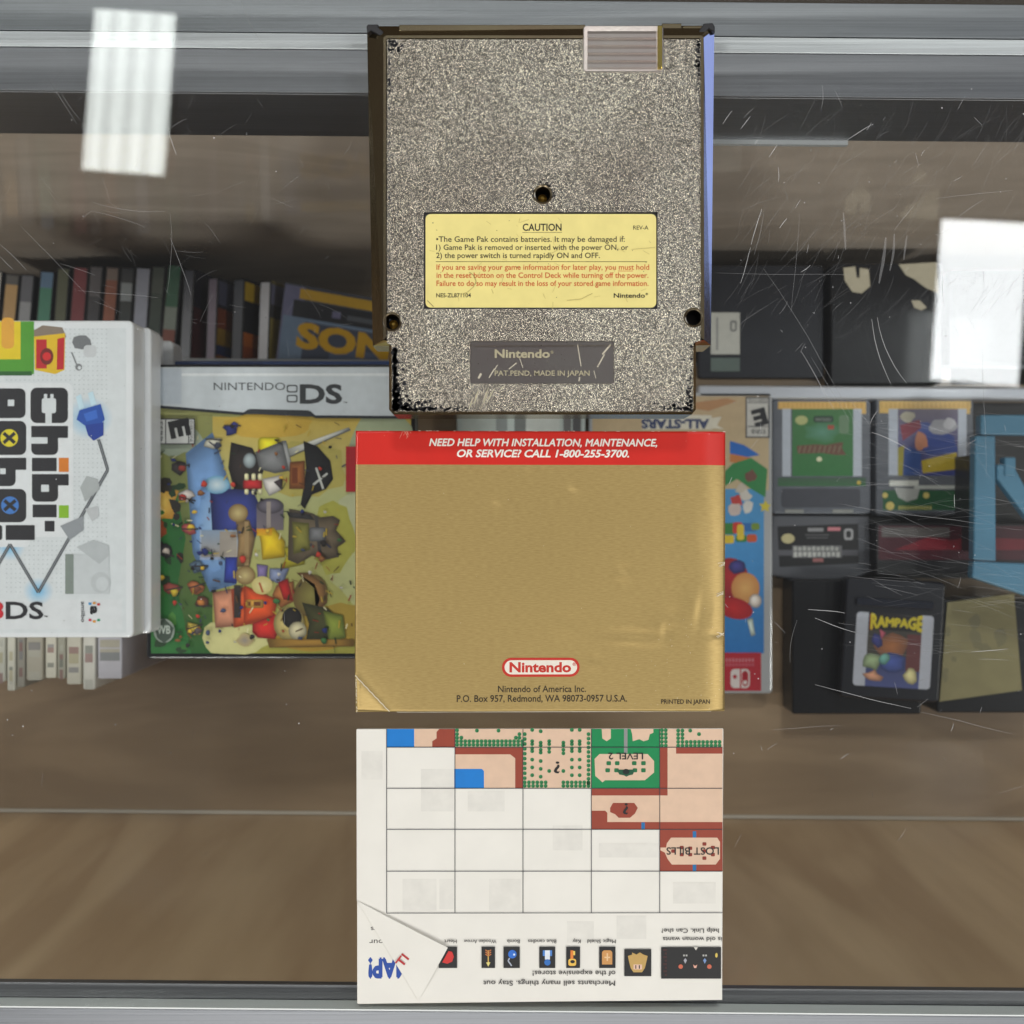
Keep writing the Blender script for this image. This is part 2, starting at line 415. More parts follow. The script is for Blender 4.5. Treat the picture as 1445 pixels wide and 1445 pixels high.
def ceiling_light(corners, label, stripes):
    """corners: px of the mirrored panel, TL TR BR BL"""
    P = [W(x, y, -H)[:2] for x, y in corners]
    cx = sum(p[0] for p in P) / 4; cy = sum(p[1] for p in P) / 4
    t = thing('ceiling_light', label, 'ceiling light', (cx, cy, H), 'recessed lights in the ceiling')
    mb = MB(); N = 36
    for i in range(N):
        a, b = i / N, (i + 1) / N
        def lp(k, u): return (P[0][k] * (1 - u) + P[1][k] * u, P[3][k] * (1 - u) + P[2][k] * u)
        def br(u):
            if not stripes: return 1.0
            return .82 + .3 * (.5 + .5 * math.cos(2 * math.pi * (u * 4 - .5))) * (1 if .1 < u < .97 else .4)
        ta, ba = (lp(0, a)[0], lp(1, a)[0]), (lp(0, a)[1], lp(1, a)[1])
        tb, bb = (lp(0, b)[0], lp(1, b)[0]), (lp(0, b)[1], lp(1, b)[1])
        ca, cb = (br(a),) * 3 + (1,), (br(b),) * 3 + (1,)
        mb.face([(*ta, H), (*tb, H), (*bb, H), (*ba, H)], [ca, cb, cb, ca])
    mb.build('diffuser', M['lamp_tubes'] if stripes else M['lamp_plain'], t)
    f = MB()
    O = [(cx + (p[0] - cx) * 1.03, cy + (p[1] - cy) * 1.02) for p in P]
    f.prism(O[::-1], H + 8, H + 90)
    f.build('housing', M['lamp_frame'], t)
ceiling_light([(133, 12), (248, 20), (231, 247), (115, 238)], 'long ceiling light with glowing tubes mirrored beside the top rail of the case', True)
ceiling_light([(1330, 309), (1452, 315), (1437, 545), (1314, 535)], 'plain white ceiling light mirrored over the dark boxes in the case', False)

def area(name, loc, size, sy, power, col, target=(0, 0, 0)):
    ld = bpy.data.lights.new(name, 'AREA'); ld.shape = 'RECTANGLE'; ld.size = size; ld.size_y = sy; ld.energy = power; ld.color = col
    o = bpy.data.objects.new(name, ld); COL.objects.link(o); o.location = loc
    o.rotation_euler = (Vector(target) - Vector(loc)).to_track_quat('-Z', 'Y').to_euler()
    return o
# unseen: ceiling lamps added for overall light, and a window giving blue side light
for i, (x, y, en) in enumerate([(-2.4, -4.6, 210), (2.9, -4.8, 210), (.3, 5.4, 210), (6.0, -1.5, 170), (-6.2, .6, 190)]):
    area('ceiling_fill_lamp', (x, y, 5.7), 1.2, 1.2, en, (1, .98, .94), (x, y, 0))
area('shop_window', (5.0, 2.7, 1.5), 2.9, 2.2, 28, (.58, .7, 1.0))

# ------------------------------------------------------------------ display case
ROT = R(-0.5)
def rot(p):
    c, s = math.cos(ROT), math.sin(ROT)
    return (p[0] * c - p[1] * s, p[0] * s + p[1] * c) + tuple(p[2:])
XE = 620
SH = -200.0        # shelf top
DK = -365.0        # lower deck
case = thing('display_case', 'glass topped shop display case with brushed metal rails and wood laminate panels', 'display case', (0, 0, -380))
def strip(name, prof, m, x0=-XE, x1=XE, bevel=.3, parent=case):
    """a rail: profile (y, z) drawn counter-clockwise seen from +x, run along x"""
    mb = MB()
    a = [rot((x0, y, z)) for y, z in prof]; b = [rot((x1, y, z)) for y, z in prof]
    mb.loft(a, b); mb.face(a[::-1]); mb.face(b)
    return mb.build(name, m, parent, bevel=bevel, merge=True)
g = MB(); g.prism([rot(p) for p in [(-XE, -178.6), (XE, -178.6), (XE, 187), (-XE, 187)]], -6, 0)
strip('back_rail', [(174.5, -16), (187, -16), (187, -6.4), (174.5, -6.4)], M['alu'])
strip('rail_lip', [(169.2, -16), (174.2, -16), (174.2, -6.5), (169.2, -8)], brushed('lightened brushed aluminium', C(226, 229, 233), .5))  # sloped lip coloured lighter than the rail, as a facet catching light
strip('back_flange', [(153.2, -9), (169.1, -9), (169.1, -8.1), (153.2, -8.1)], M['alu_dull'])
strip('back_apron', [(153, -48), (158, -48), (158, -9.3), (153, -9.3)], M['alu_dark'])
strip('back_panel', [(153.6, DK), (162, DK), (162, -48.3), (153.6, -48.3)], M['wood_back'])
strip('front_rail', [(-200, -9), (-179.2, -9), (-179.2, -.6), (-179.8, -.2), (-200, -.1)], M['alu'])
strip('pane_edge', [(-179.15, -6), (-178.65, -6), (-178.65, .05), (-179.15, .05)], mat('bright ground glass edge', C(225, 230, 228), .4), bevel=0)
strip('front_flange', [(-178.8, -9), (-173.2, -9), (-173.2, -6.3), (-178.8, -6.3)], M['alu_dark'])
strip('front_panel', [(-184, DK), (-173.6, DK), (-173.6, -9.3), (-184, -9.3)], M['wood_front'])
strip('shelf', [(-173.2, SH - 12), (84, SH - 12), (84, SH), (-173.2, SH)], M['wood_shelf'])
strip('shelf_edge_trim', [(84.3, SH - 12), (86, SH - 12), (86, SH + .6), (84.3, SH + .6)], M['alu'])
strip('shelf_front_trim', [(-173.3, SH + .1), (-171.3, SH + .1), (-171.3, SH + 1.2), (-173.3, SH + 1.2)], mat('satin shelf lip', C(190, 182, 170), .5))
strip('deck', [(-184, DK - 15), (162, DK - 15), (162, DK - .3), (-184, DK - .3)], M['wood_shelf'])
for sx in (-1, 1):
    e = MB(); xs = sorted((sx * (XE + .5), sx * (XE + 12)))
    e.prism([rot(p) for p in [(xs[0], -184), (xs[1], -184), (xs[1], 162), (xs[0], 162)]], DK, -9.3)
    e.build('end_panel', M['wood_front'], case)
# scratches in the top of the pane
def ribbon(mb, pts, wd, mi, z=.03):
    L = []
    for i, p in enumerate(pts):
        a = pts[max(0, i - 1)]; b = pts[min(len(pts) - 1, i + 1)]
        dx, dy = b[0] - a[0], b[1] - a[1]; q = math.hypot(dx, dy) or 1
        ww = wd * .68 * (.35 + .65 * math.sin(math.pi * (i + .5) / len(pts)))
        L.append(((p[0] - dy / q * ww / 2, p[1] + dx / q * ww / 2, z), (p[0] + dy / q * ww / 2, p[1] - dx / q * ww / 2, z)))
    for a, b in zip(L, L[1:]): mb.face([a[0], a[1], b[1], b[0]], mi=mi)
def scratch(x, y, ang, length, bend, wd, mi):
    """start in px, heading in degrees (clockwise from right), length px"""
    n = 8; pts = []; a = ang
    X, Y = x, y
    for i in range(n):
        pts.append(W(X, Y, 0)[:2]); X += length / n * math.cos(R(a)); Y += length / n * math.sin(R(a)); a += bend / n + rnd.uniform(-2.5, 2.5)
    ribbon(g, pts, wd, mi)
r2 = rnd
for _ in range(230):                              # fans of fine hairlines on the busy side
    x = r2.uniform(1020, 1460); y = r2.uniform(180, 480)
    scratch(x, y, r2.gauss(-50, 14), r2.uniform(20, 90), r2.uniform(-20, 20), r2.uniform(.08, .16), 1)
for _ in range(170):
    x = r2.uniform(1180, 1460); y = r2.uniform(580, 930)
    scratch(x, y, r2.gauss(8, 10), r2.uniform(20, 110), r2.uniform(-15, 15), r2.uniform(.08, .18), r2.choice((1, 1, 2)))
for _ in range(70):
    x = r2.uniform(0, 520); y = r2.uniform(120, 480)
    scratch(x, y, r2.choice((r2.gauss(55, 12), r2.gauss(10, 10), r2.gauss(-55, 14))), r2.uniform(10, 60), r2.uniform(-25, 25), r2.uniform(.08, .16), r2.choice((1, 1, 2)))
for _ in range(60):
    x = r2.uniform(1020, 1445); y = r2.uniform(150, 1200)
    scratch(x, y, r2.gauss(-60, 30), r2.uniform(6, 26), r2.uniform(-30, 30), r2.uniform(.12, .3), r2.choice((2, 3)))
for _ in range(34):
    x = r2.uniform(0, 500); y = r2.uniform(20, 1250)
    scratch(x, y, r2.uniform(0, 180), r2.uniform(5, 26), r2.uniform(-30, 30), r2.uniform(.1, .2), r2.choice((1, 2)))
for a in [(66, 108, 58, 90, 10, .25, 2), (85, 128, 62, 60, -6, .2, 2), (340, 0, 72, 80, -30, .25, 2), (240, 300, 85, 130, 20, .18, 2), (240, 335, 68, 100, 6, .3, 2),
          (130, 285, 18, 120, -30, .2, 2), (130, 298, 12, 90, 20, .2, 2), (0, 345, 40, 60, 10, .3, 2), (0, 362, 45, 30, 0, .3, 2), (85, 372, 15, 60, 0, .2, 2),
          (228, 198, -60, 55, 50, .25, 2), (180, 255, -70, 60, 30, .2, 2), (238, 185, 75, 40, 0, .3, 3), (110, 410, 5, 130, 0, .2, 2), (30, 320, 45, 150, 0, .2, 2),
          (1230, 450, 82, 115, -26, .32, 3), (1238, 448, 80, 118, -26, .32, 3), (1078, 380, 55, 300, 10, .2, 2), (1130, 495, 58, 110, 4, .22, 3), (1145, 505, 58, 120, 4, .2, 2),
          (1386, 490, 90, 210, 0, .2, 2), (1390, 310, 91, 150, 0, .15, 2), (1128, 300, 92, 160, 0, .16, 2), (1010, 385, 2, 230, 2, .18, 2), (1078, 300, 100, 70, 10, .25, 2),
          (1195, 198, -35, 50, 10, .3, 3), (1160, 120, 80, 40, 30, .28, 2), (1178, 128, 60, 28, 10, .28, 2), (1320, 280, -6, 125, 6, .22, 2), (1345, 312, -40, 60, 12, .25, 2),
          (1140, 860, 4, 60, 12, .35, 3), (1150, 872, 22, 70, 0, .3, 3), (1150, 966, 15, 160, 3, .26, 3), (1300, 1005, 12, 150, 6, .26, 2), (1090, 1030, -5, 110, 3, .22, 2),
          (1370, 920, -4, 60, 0, .3, 3), (1380, 930, 0, 50, 0, .25, 2), (1250, 722, 8, 160, 10, .28, 2), (1230, 610, 18, 70, 6, .3, 3), (1200, 565, 50, 50, 0, .25, 2),
          (1090, 875, 45, 30, 0, .25, 2), (1125, 875, 110, 70, -20, .2, 2), (1410, 1120, -20, 60, 0, .2, 2), (1330, 385, 90, 60, 0, .3, 3), (1262, 325, -55, 50, 0, .25, 2),
          (1020, 175, -58, 26, 0, .35, 3), (1045, 182, -50, 26, 0, .35, 3), (1085, 222, -55, 24, 0, .3, 3), (1045, 400, -72, 60, 0, .3, 3), (1060, 345, -76, 60, 0, .35, 3), (1100, 322, -55, 20, 0, .35, 3),
          (1190, 300, 85, 60, 8, 1.2, 1), (1250, 335, 95, 75, 10, 1.6, 1), (1262, 330, 92, 60, 10, 1.2, 1), (1280, 332, 100, 40, 0, 1.0, 1)]:
    scratch(*a)
for _ in range(130):                              # dust
    x = r2.uniform(1020, 1445) if r2.random() < .7 else r2.uniform(0, 510); y = r2.uniform(120, 1100); c = W(x, y, 0); rr = r2.uniform(.12, .32)
    g.disc(c, rr, .03, 6, r2.choice((2, 2, 3)))
g.build('glass_pane', [M['glass'], M['scratch_faint'], M['scratch_mid'], M['scratch_bright']], case)

# ------------------------------------------------------------------ game cartridge (back upwards)
ct = thing('game_cartridge', 'pale gold pebbled game cartridge lying face down with yellow caution sticker', 'game cartridge', (W(763, 310, 0)[0], W(763, 310, 0)[1], 0))
ZT, ZO = 16.5, 13.9
def P3(pts, z): return [W(x, y, z) for x, y in pts]
outer = [(526, 488), (1003, 487), (1008, 42), (1005, 36), (524, 37), (518, 44)]
inner = [(541, 480), (994, 480), (993, 53), (990, 50), (545, 50), (541, 53)]
sh = MB()
oz = [W(x, y, 12.2 if x < 700 else ZO) for x, y in outer]
sh.loft([(p[0], p[1], .4) for p in oz], oz)
pi_ = P3(inner, ZT)
for i in range(6):
    j = (i + 1) % 6
    if i not in (0, 1): sh.face([oz[i], oz[j], pi_[j], pi_[i]])
sh.face([W(526, 488, 12.2), W(550, 488, 12.2), W(550, 481, ZT - .3), W(541, 480, ZT)]); sh.face([W(981, 487.5, ZO), W(1003, 487, ZO), W(994, 480, ZT), W(981, 481, ZT - .3)])
sb = MB(); sb.face([oz[1], oz[2], pi_[2], pi_[1]]); sb.build('side_bevel', gold_chrome('blue tinted bevel chrome', C(158, 164, 190), .16, .05, 200), ct)  # right bevel tinted blue in its colour, like a reflected window
inn2 = [(545, 476), (989, 476), (989, 56), (987, 54), (547, 54), (545, 56)]
for za, zb_, la, lb in ((ZT, ZT, inner, inn2), (ZT, ZT - 1, inn2, inn2)):
    pa, pb = P3(la, za), P3(lb, zb_)
    for i in range(1, 6): sh.face([pa[i], pa[(i + 1) % 6], pb[(i + 1) % 6], pb[i]])
sh.face([(p[0], p[1], .4) for p in oz][::-1])
sh.build('shell', [M['cart_chrome']], ct, merge=True)
# small moulded steps along the top edge
tb = MB()
for a, b in (((563, 34.5), (826, 44)), ((934, 32.5), (962, 44)), ((964, 36), (995, 44))):
    p = wpoly(rect(a[0], a[1], b[0], b[1]), 14.6); tb.prism(p, 5, 14.6)
tb.build('top_lip', M['cart_chrome'], ct, bevel=.3)
for pts in ([(517, 37), (519, 34), (534, 34), (534, 39), (541, 44), (540, 51), (536, 50), (524, 43), (518, 47)], [(1009, 46), (1009, 37), (1006, 32), (993, 33), (990, 38), (986, 44), (989, 49), (995, 45), (1000, 40)]):
    cn = MB(); cn.prism(wpoly(pts[::-1], 15.6), 6, 15.6); cn.build('worn_corner', M['black_wear_recess'], ct, bevel=.3)
# pebbled plate with its narrow end
plate_px = [(546, 55), (546, 484), (552, 486), (552, 577), (557, 581), (974, 581), (979, 577), (979, 483), (989, 481), (989, 55)]
pl = MB(); pl.prism(wpoly(plate_px, ZT), ZT - 2.2, ZT - .25, col=(1, 1, 1, 1))
plate = pl.build('pebbled_plate', [M['cart_pebble'], M['black_wear_recess'], M['cart_chrome']], ct)
holes = [(766, 274, 2.9), (553, 454, 2.9), (979, 448, 2.9)]
def cut(ob, cutter_mb):
    cu = cutter_mb.build('cutter', M['dark_well'], ct)
    md = ob.modifiers.new('b', 'BOOLEAN'); md.object = cu; md.operation = 'DIFFERENCE'; md.solver = 'EXACT'
    dg = bpy.context.evaluated_depsgraph_get(); dg.update()
    me = bpy.data.meshes.new_from_object(ob.evaluated_get(dg))
    ob.modifiers.clear(); ob.data = me; me.name = ob.name
    bpy.data.objects.remove(cu)
cm = MB()
for x, y, r in holes:
    c = W(x, y, ZT); n_ = 28
    cm.prism([(c[0] + r * .93 * math.cos(2 * math.pi * i / n_), c[1] + r * .93 * math.sin(2 * math.pi * i / n_)) for i in range(n_)], ZT - 4, ZT + 2)
cm.prism(wpoly(rect(598, 299, 928, 436), ZT), ZT - .75, ZT + 2)     # sticker recess
cm.prism(wpoly(rect(663, 481, 867, 542), ZT), ZT - .85, ZT + 2)     # maker's plate recess
cut(plate, cm)
nb = MB()
neck = [(549, 488), (549, 578), (555, 585), (976, 585), (982, 578), (982, 487)]
nz = P3(neck, ZT - 1.3)
nb.loft([(p[0], p[1], .4) for p in nz], nz)
neck2 = [(553, 488), (553, 576), (557, 580), (974, 580), (978, 576), (978, 487)]
nb.loft(nz, P3(neck2, ZT - .1)); nb.loft(P3(neck2, ZT - .1), P3(neck2, ZT - 2))
nb.face([(p[0], p[1], .4) for p in nz][::-1])
nb.build('connector_end', M['cart_chrome'], ct, merge=True)
for i, (x, y, r) in enumerate(holes):
    c = W(x, y, ZT); wm = MB()
    wm.ring(c, r * 1.18, ZT - .24, r * 1.05, ZT + .1); wm.ring(c, r * 1.05, ZT + .1, r * .9, ZT - .2)
    wm.ring(c, r * .9, ZT - .2, r * .86, ZT - 6, mi=1); wm.disc(c, r * .86, ZT - 6.5, mi=2); wm.ring(c, r * .86, ZT - 6, r * .86, ZT - 6.5, mi=1)
    h = wm.build('screw_well', [M['cart_chrome'], M['dark_well'], M['black_wear_recess']], ct, smooth=True)
    if i < 2:
        s_ = MB(); s_.ring(c, 1.5, ZT - 6.4, 1.5, ZT - 4.6, 20); s_.ring(c, 1.5, ZT - 4.6, .6, ZT - 4.2, 20); s_.disc(c, .6, ZT - 4.2, 20, col=(1, 1, 1, 1)); s_.ring(c, .45, ZT - 4.2, .45, ZT - 3.6, 12); s_.disc(c, .45, ZT - 3.6, 12)
        so = s_.build('screw', M['brass'], h); so.location = -Vector(h.location) ; so.data.transform(Matrix.Translation(-Vector(ct.location)))
# finger grip
gp = MB()
gp.prism(wpoly(rrect(823, 36, 936, 101, 5), ZT), ZT - 1.2, ZT + .05)
M['grip'] = gold_chrome('pale worn chrome', C(206, 200, 194), .36, .08, 700)
gr = gp.build('finger_grip', M['grip'], ct, bevel=.3)
gv = MB()
for k in range(5):
    y0 = 44 + k * 10.6
    a = [W(829, y0, ZT), W(926, y0, ZT)]; b = [W(829, y0 + 5, ZT), W(926, y0 + 5, ZT)]; cc = [W(829, y0 + 10, ZT), W(926, y0 + 10, ZT)]
    z0, z1, z2 = ZT + .05, ZT + .65, ZT + .5
    q = lambda p, z: (p[0], p[1], z)
    gv.face([q(a[0], z0), q(b[0], z1), q(b[1], z1), q(a[1], z0)][::1])
    gv.face([q(b[0], z1), q(cc[0], z2), q(cc[1], z2), q(b[1], z1)])
    gv.face([q(cc[0], z2), q(cc[0], z0), q(cc[1], z0), q(cc[1], z2)])
    gv.face([q(a[0], z0), q(cc[0], z0), q(cc[0], z2), q(b[0], z1)]); gv.face([q(a[1], z0), q(b[1], z1), q(cc[1], z2), q(cc[1], z0)])
gv.build('grip_ridges', M['grip'], ct, merge=True)
ge = MB(); ge.prism(wpoly(rect(927.5, 37, 934.5, 98), ZT), ZT - .5, ZT + .9); ge.build('grip_side', mat('polished gold chrome', C(226, 204, 120), .15, 1.0), ct, bevel=.35)
# chips of lost plating: black plastic shows along edges
chips = MB()
def chip(x, y, r):
    r *= 1.25
    pts = blob(x, y, r, r * rnd.uniform(.5, 1.1), 7, .45)
    chips.face([W(a, b, ZT - .2) for a, b in pts], mi=0)
def chips_along(x0, y0, x1, y1, n, spread, rmax):
    dx, dy = x1 - x0, y1 - y0; L = math.hypot(dx, dy)
    for _ in range(n):
        t = rnd.random(); d = abs(rnd.gauss(0, spread)); s = rnd.choice((.3, .5, 1)) * rmax
        chip(x0 + dx * t - dy / L * d, y0 + dy * t + dx / L * d, s * max(.25, 1 - d / (spread * 3)))
chips_along(548, 58, 548, 160, 60, 3, 1.6)       # spread goes to the inside: direction chosen by the order of points
chips.f.clear(); chips.v.clear(); chips.mi.clear(); chips.c.clear()
chips_along(549, 474, 549, 57, 90, 2.5, 1.5)
chips_along(548, 130, 548, 57, 50, 3.5, 1.9)
chips_along(555, 579, 555, 492, 240, 5, 2.6)
chips_along(660, 579, 555, 579, 90, 4, 2.2) 
for k in range(160):
    a = abs(rnd.gauss(0, 20)); b = abs(rnd.gauss(0, 11)); chip(555 + (a if k % 2 else b * .7), 579 - (b * .7 if k % 2 else a * 1.3), rnd.uniform(.8, 2.4))
for k in range(130):
    a = abs(rnd.gauss(0, 24)); b = abs(rnd.gauss(0, 5)); chip(976 - (a if k % 2 else b), 579 - (b if k % 2 else a * 1.4), rnd.uniform(.6, 1.9))
for k in range(70):
    a = abs(rnd.gauss(0, 30)); b = abs(rnd.gauss(0, 2.4)); chip(987 - b, 58 + a * 1.2, rnd.uniform(.6, 1.8))
for k in range(26):
    a = abs(rnd.gauss(0, 10)); b = abs(rnd.gauss(0, 10)); chip(549 + a * .8, 58 + b, rnd.uniform(.8, 2.6))
for k in range(26):
    a = rnd.uniform(-190, 20); rr = rnd.uniform(13.5, 18); chip(766 + rr * math.cos(R(a)), 274 + rr * math.sin(R(a)), rnd.uniform(.6, 1.6))
for k in range(60): chip(987 - abs(rnd.gauss(0, 2)), rnd.uniform(100, 440), rnd.uniform(.4, 1.1))
for k in range(90): chip(rnd.uniform(552, 985), rnd.uniform(60, 570), rnd.uniform(.25, .7))
# bright scuffs by the maker's plate
for (x, y, an, L_, wd) in [(676, 548, 108, 26, 2.4), (690, 546, 112, 24, 1.8), (698, 547, 118, 26, 1.6), (712, 544, 135, 12, 1.3), (668, 560, 110, 20, 2.0), (905, 490, 80, 26, 1.4), (690, 552, 115, 30, 1.2)]:
    x1, y1 = x + L_ * math.cos(R(an)), y + L_ * math.sin(R(an))
    nx, ny = -math.sin(R(an)) * wd / 2, math.cos(R(an)) * wd / 2
    chips.face([W(a, b, ZT - .19) for a, b in [(x, y), (x + nx + L_ * .4 * math.cos(R(an)), y + ny + L_ * .4 * math.sin(R(an))), (x1, y1), (x - nx + L_ * .5 * math.cos(R(an)), y - ny + L_ * .5 * math.sin(R(an)))][::-1]], mi=1)
chips.build('worn_patch', [M['black_wear_recess'], mat('bright scuff', C(225, 215, 185), .45, .6)], ct)['kind'] = 'stuff'
# sticker
stm = mat('yellow sticker paper', C(233, 218, 138), .5, var=.05, var_scale=120, coat=.15)
sk = MB(); sk.prism(wpoly(rrect(600.5, 302, 926, 434, 7), ZT - .6), ZT - .70, ZT - .6)
fb = MB(); fb.face([W(x, y, ZT - .95 + .22) for x, y in rect(598.2, 299.2, 927.8, 435.8)]); fb.build('recess_floor', M['black_wear_recess'], ct)  # black floor quad gives the sticker its dark border
sticker = sk.build('caution_sticker', stm, ct)
sticker_off = Vector(ct.location)
def sub(art, name, m, parent, root):
    o = art.mb.build(name, m, root); o.parent = parent; o.location = (0, 0, 0)
    return o
BK, RD = C(40, 34, 22), C(206, 92, 42)
a = Art(ZT - .58)
a.text('CAUTION', 765, 325.5, 55, 9.6, BK, bold=.022, center=True)
a.line([(737, 328), (793, 328)], .7, C(120, 108, 60))
a.text('REV-A', 893.5, 324, 21.5, 5.6, BK)
a.text('•The Game Pak contains batteries. It may be damaged if:', 615.5, 341.2, 266, 7.6, BK)
a.text('1) Game Pak is removed or inserted with the power ON, or', 615.5, 352.6, 271, 7.4, BK)
a.text('2) the power switch is turned rapidly ON and OFF.', 615.5, 364, 231, 7.4, BK)
a.line([(615, 369.2), (913, 369.2)], .8, C(110, 98, 50))
a.text('If you are saving your game information for later play, you must hold', 616, 380.6, 300, 7.4, RD)
a.line([(872, 382.4), (893, 382.4)], .7, RD)
a.text('in the reset button on the Control Deck while turning off the power.', 616, 392, 299, 7.4, RD)
a.text('Failure to do so may result in the loss of your stored game information.', 616, 403.4, 299, 7.4, RD)
a.text('NES-ZL871104', 615.5, 419.5, 49, 5.6, BK)
a.text('Nintendo', 866, 420, 44, 6, BK, bold=.02); a.text('®', 911, 416.5, 3.5, 3, BK)
for _ in range(36):
    x, y = rnd.uniform(605, 920), rnd.uniform(306, 430); an = rnd.uniform(0, 180); L_ = rnd.uniform(2, 14)
    a.line([(x, y), (x + L_ * math.cos(R(an)), y + L_ * math.sin(R(an)))], rnd.uniform(.25, .6), C(196, 180, 112))
a.line([(668, 405), (672, 397), (668, 388), (662, 384)], .7, C(150, 132, 72)); a.line([(668, 405), (660, 412), (650, 416)], .6, C(170, 152, 90))
a.line([(800, 424), (820, 422), (836, 414)], .6, C(176, 160, 96)); a.line([(603, 424), (612, 433)], .8, C(120, 106, 60)); a.line([(891, 352), (925, 349)], .5, C(186, 168, 104))
sub(a, 'sticker_text', M['ink'], sticker, ct)
# maker's plate
mp_ = MB(); mp_.prism(wpoly(rect(664, 482, 866, 541), ZT - .75), ZT - 1.2, ZT - .75); mpl = mp_.build('maker_plate', M['cart_plate'], ct)
def raised(t, x, yb, wd, cap, z0, z1, bold):
    vs, fs, ww = glyphs(t, bold, 0, 1.0); kx, ky = wd / ww, cap / CAP
    mb = MB()
    from collections import Counter
    ec = Counter()
    for f in fs:
        mb.face([W(x + vs[i][0] * kx, yb - vs[i][1] * ky, z1) for i in f])
        for i, j in zip(f, f[1:] + f[:1]): ec[(i, j)] += 1
    for (i, j) in list(ec):
        if (j, i) not in ec:
            p = lambda q, z: W(x + vs[q][0] * kx, yb - vs[q][1] * ky, z)
            A, B = p(i, z1), p(j, z1); sl = lambda P: (P[0], P[1], z0)
            mb.face([A, sl(A), sl(B), B])
    return mb
t1 = raised('Nintendo', 698, 504.5, 78, 11, ZT - .76, ZT - .45, .03); t2 = raised('PAT.PEND, MADE IN JAPAN', 698, 530, 134, 7, ZT - .76, ZT - .5, .012)
t3 = raised('®', 777, 499, 4, 4, ZT - .76, ZT - .5, 0)
t1.v, t1.f = t1.v, t1.f
for t in (t2, t3):
    b = len(t1.v); t1.v += t.v; t1.f += [tuple(i + b for i in f) for f in t.f]; t1.mi += t.mi; t1.c += t.c
ro = t1.build('raised_lettering', mat('lightened gold lettering', C(214, 204, 172), .35, .6), ct); ro.parent = mpl  # letters coloured brighter, in place of highlights on their edges
sc_ = Art(ZT - .74)
for (x0, y0, x1, y1, wd) in [(815, 486, 820, 517, 1.3), (850, 500, 862, 486, 2.4), (843, 518, 853, 500, 1.8), (690, 533, 698, 520, 1.6), (698, 522, 702, 515, 1.2), (675, 534, 679, 527, 3), (718, 521, 729, 512, 1.6), (733, 505, 738, 519, 1), (838, 523, 841, 534, .9), (818, 532, 817, 538, 2)]:
    sc_.line([(x0, y0), (x1, y1)], wd, C(196, 188, 168))
for _ in range(30):
    x, y = rnd.uniform(668, 862), rnd.uniform(485, 538); sc_.line([(x, y), (x + rnd.uniform(-4, 4), y + rnd.uniform(-4, 4))], .5, C(140, 134, 126))
sub(sc_, 'scuff_marks', M['ink'], mpl, ct)['kind'] = 'stuff'

# ------------------------------------------------------------------ gold booklet
bk = thing('booklet', 'gold instruction booklet with red band across the top and one creased corner', 'booklet', (W(763, 806, 0)[0], W(763, 806, 0)[1], 0))
BX0, BX1, BY0, BY1 = 502.0, 1025.5, 608.0, 1004.5
from mathutils import noise
def gz(x, y):
    """height of the cover over the pages, mm"""
    u = (x - BX0) / (BX1 - BX0); v = (y - BY0) / (BY1 - BY0)
    z = .75 * noise.noise(Vector((u * 2.3, v * 1.9, 3.1))) + .05 * noise.noise(Vector((u * 9, v * 7, 8)))
    z -= 2.1 * max(0, (u - .93) / .07) ** 2.3                       # rolls over the fold
    z += .32 * math.exp(-((u - .955) / .02) ** 2) * 0
    z -= .12 * math.exp(-((x - 612 - 4 * math.sin(y * .01)) / 22) ** 2) * min(1, max(0, (y - 700) / 200))
    d = ((x - 502) * .72 + (952 - y) * -.69)                          # corner fold line through (502,952)-(552,1005)
    s = ((x - 502) * 55 - (y - 952) * 50) / 74.0                      # signed distance, negative = corner side
    if s < 0: z -= .05 * (-s)
    else: z -= .5 * math.exp(-s / 9) * min(1, max(0, (y - 915) / 30)) - .35 * math.exp(-s / 2.5) * min(1, max(0, (y - 915) / 30))
    for (cx, cy, rx, ry, an, h) in CREASES:
        c, sn = math.cos(R(an)), math.sin(R(an)); p = (x - cx) * c + (y - cy) * sn; q = -(x - cx) * sn + (y - cy) * c
        if abs(p) < rx * 1.6 and abs(q) < ry * 4: z += 1.4 * h * math.exp(-(p / rx) ** 2 * 2.2) * math.tanh(q / ry) * math.exp(-abs(q) / (ry * 3))
    return z
CREASES = [(700, 710, 14, 3, 30, .28), (808, 690, 13, 4, 20, .3), (880, 808, 14, 3.5, 25, .3), (898, 900, 50, 3, 2, .28), (936, 890, 20, 4, 95, .25), (1012, 900, 20, 2.5, 5, .4),
           (985, 860, 40, 5, 98, .3), (620, 820, 70, 9, 88, .2), (950, 872, 14, 4, 25, .2), (800, 880, 25, 5, 40, .12), (745, 660, 16, 3, 80, .15), (990, 760, 60, 8, 85, .16), (560, 640, 14, 3, 45, .15), (840, 935, 12, 3, 30, .15)]
ZB = 2.6
cv = MB(); NX, NY = 150, 116
ys = [BY0 + (655.5 - BY0) * j / 14 for j in range(14)] + [655.5 + (BY1 - 655.5) * j / (NY - 14) for j in range(NY - 14 + 1)]
xs = [BX0 + (BX1 - BX0) * i / NX for i in range(NX + 1)]
def edge(x, y):
    """the card's slightly uneven outline"""
    dx = -1.4 * (y - BY0) / (BY1 - BY0) * (1 if x < 700 else .9); dy = .9 * (x - BX0) / (BX1 - BX0) * (1 if y < 800 else -.6)
    return x + dx, y + dy
def cpt(x, y, dz=0):
    X, Y = edge(x, y); k = W(X, Y, ZB); return (k[0], k[1], ZB + gz(x, y) + dz)
idx = {}
for j, y in enumerate(ys):
    for i, x in enumerate(xs): idx[i, j] = len(cv.v); cv.v.append(cpt(x, y))
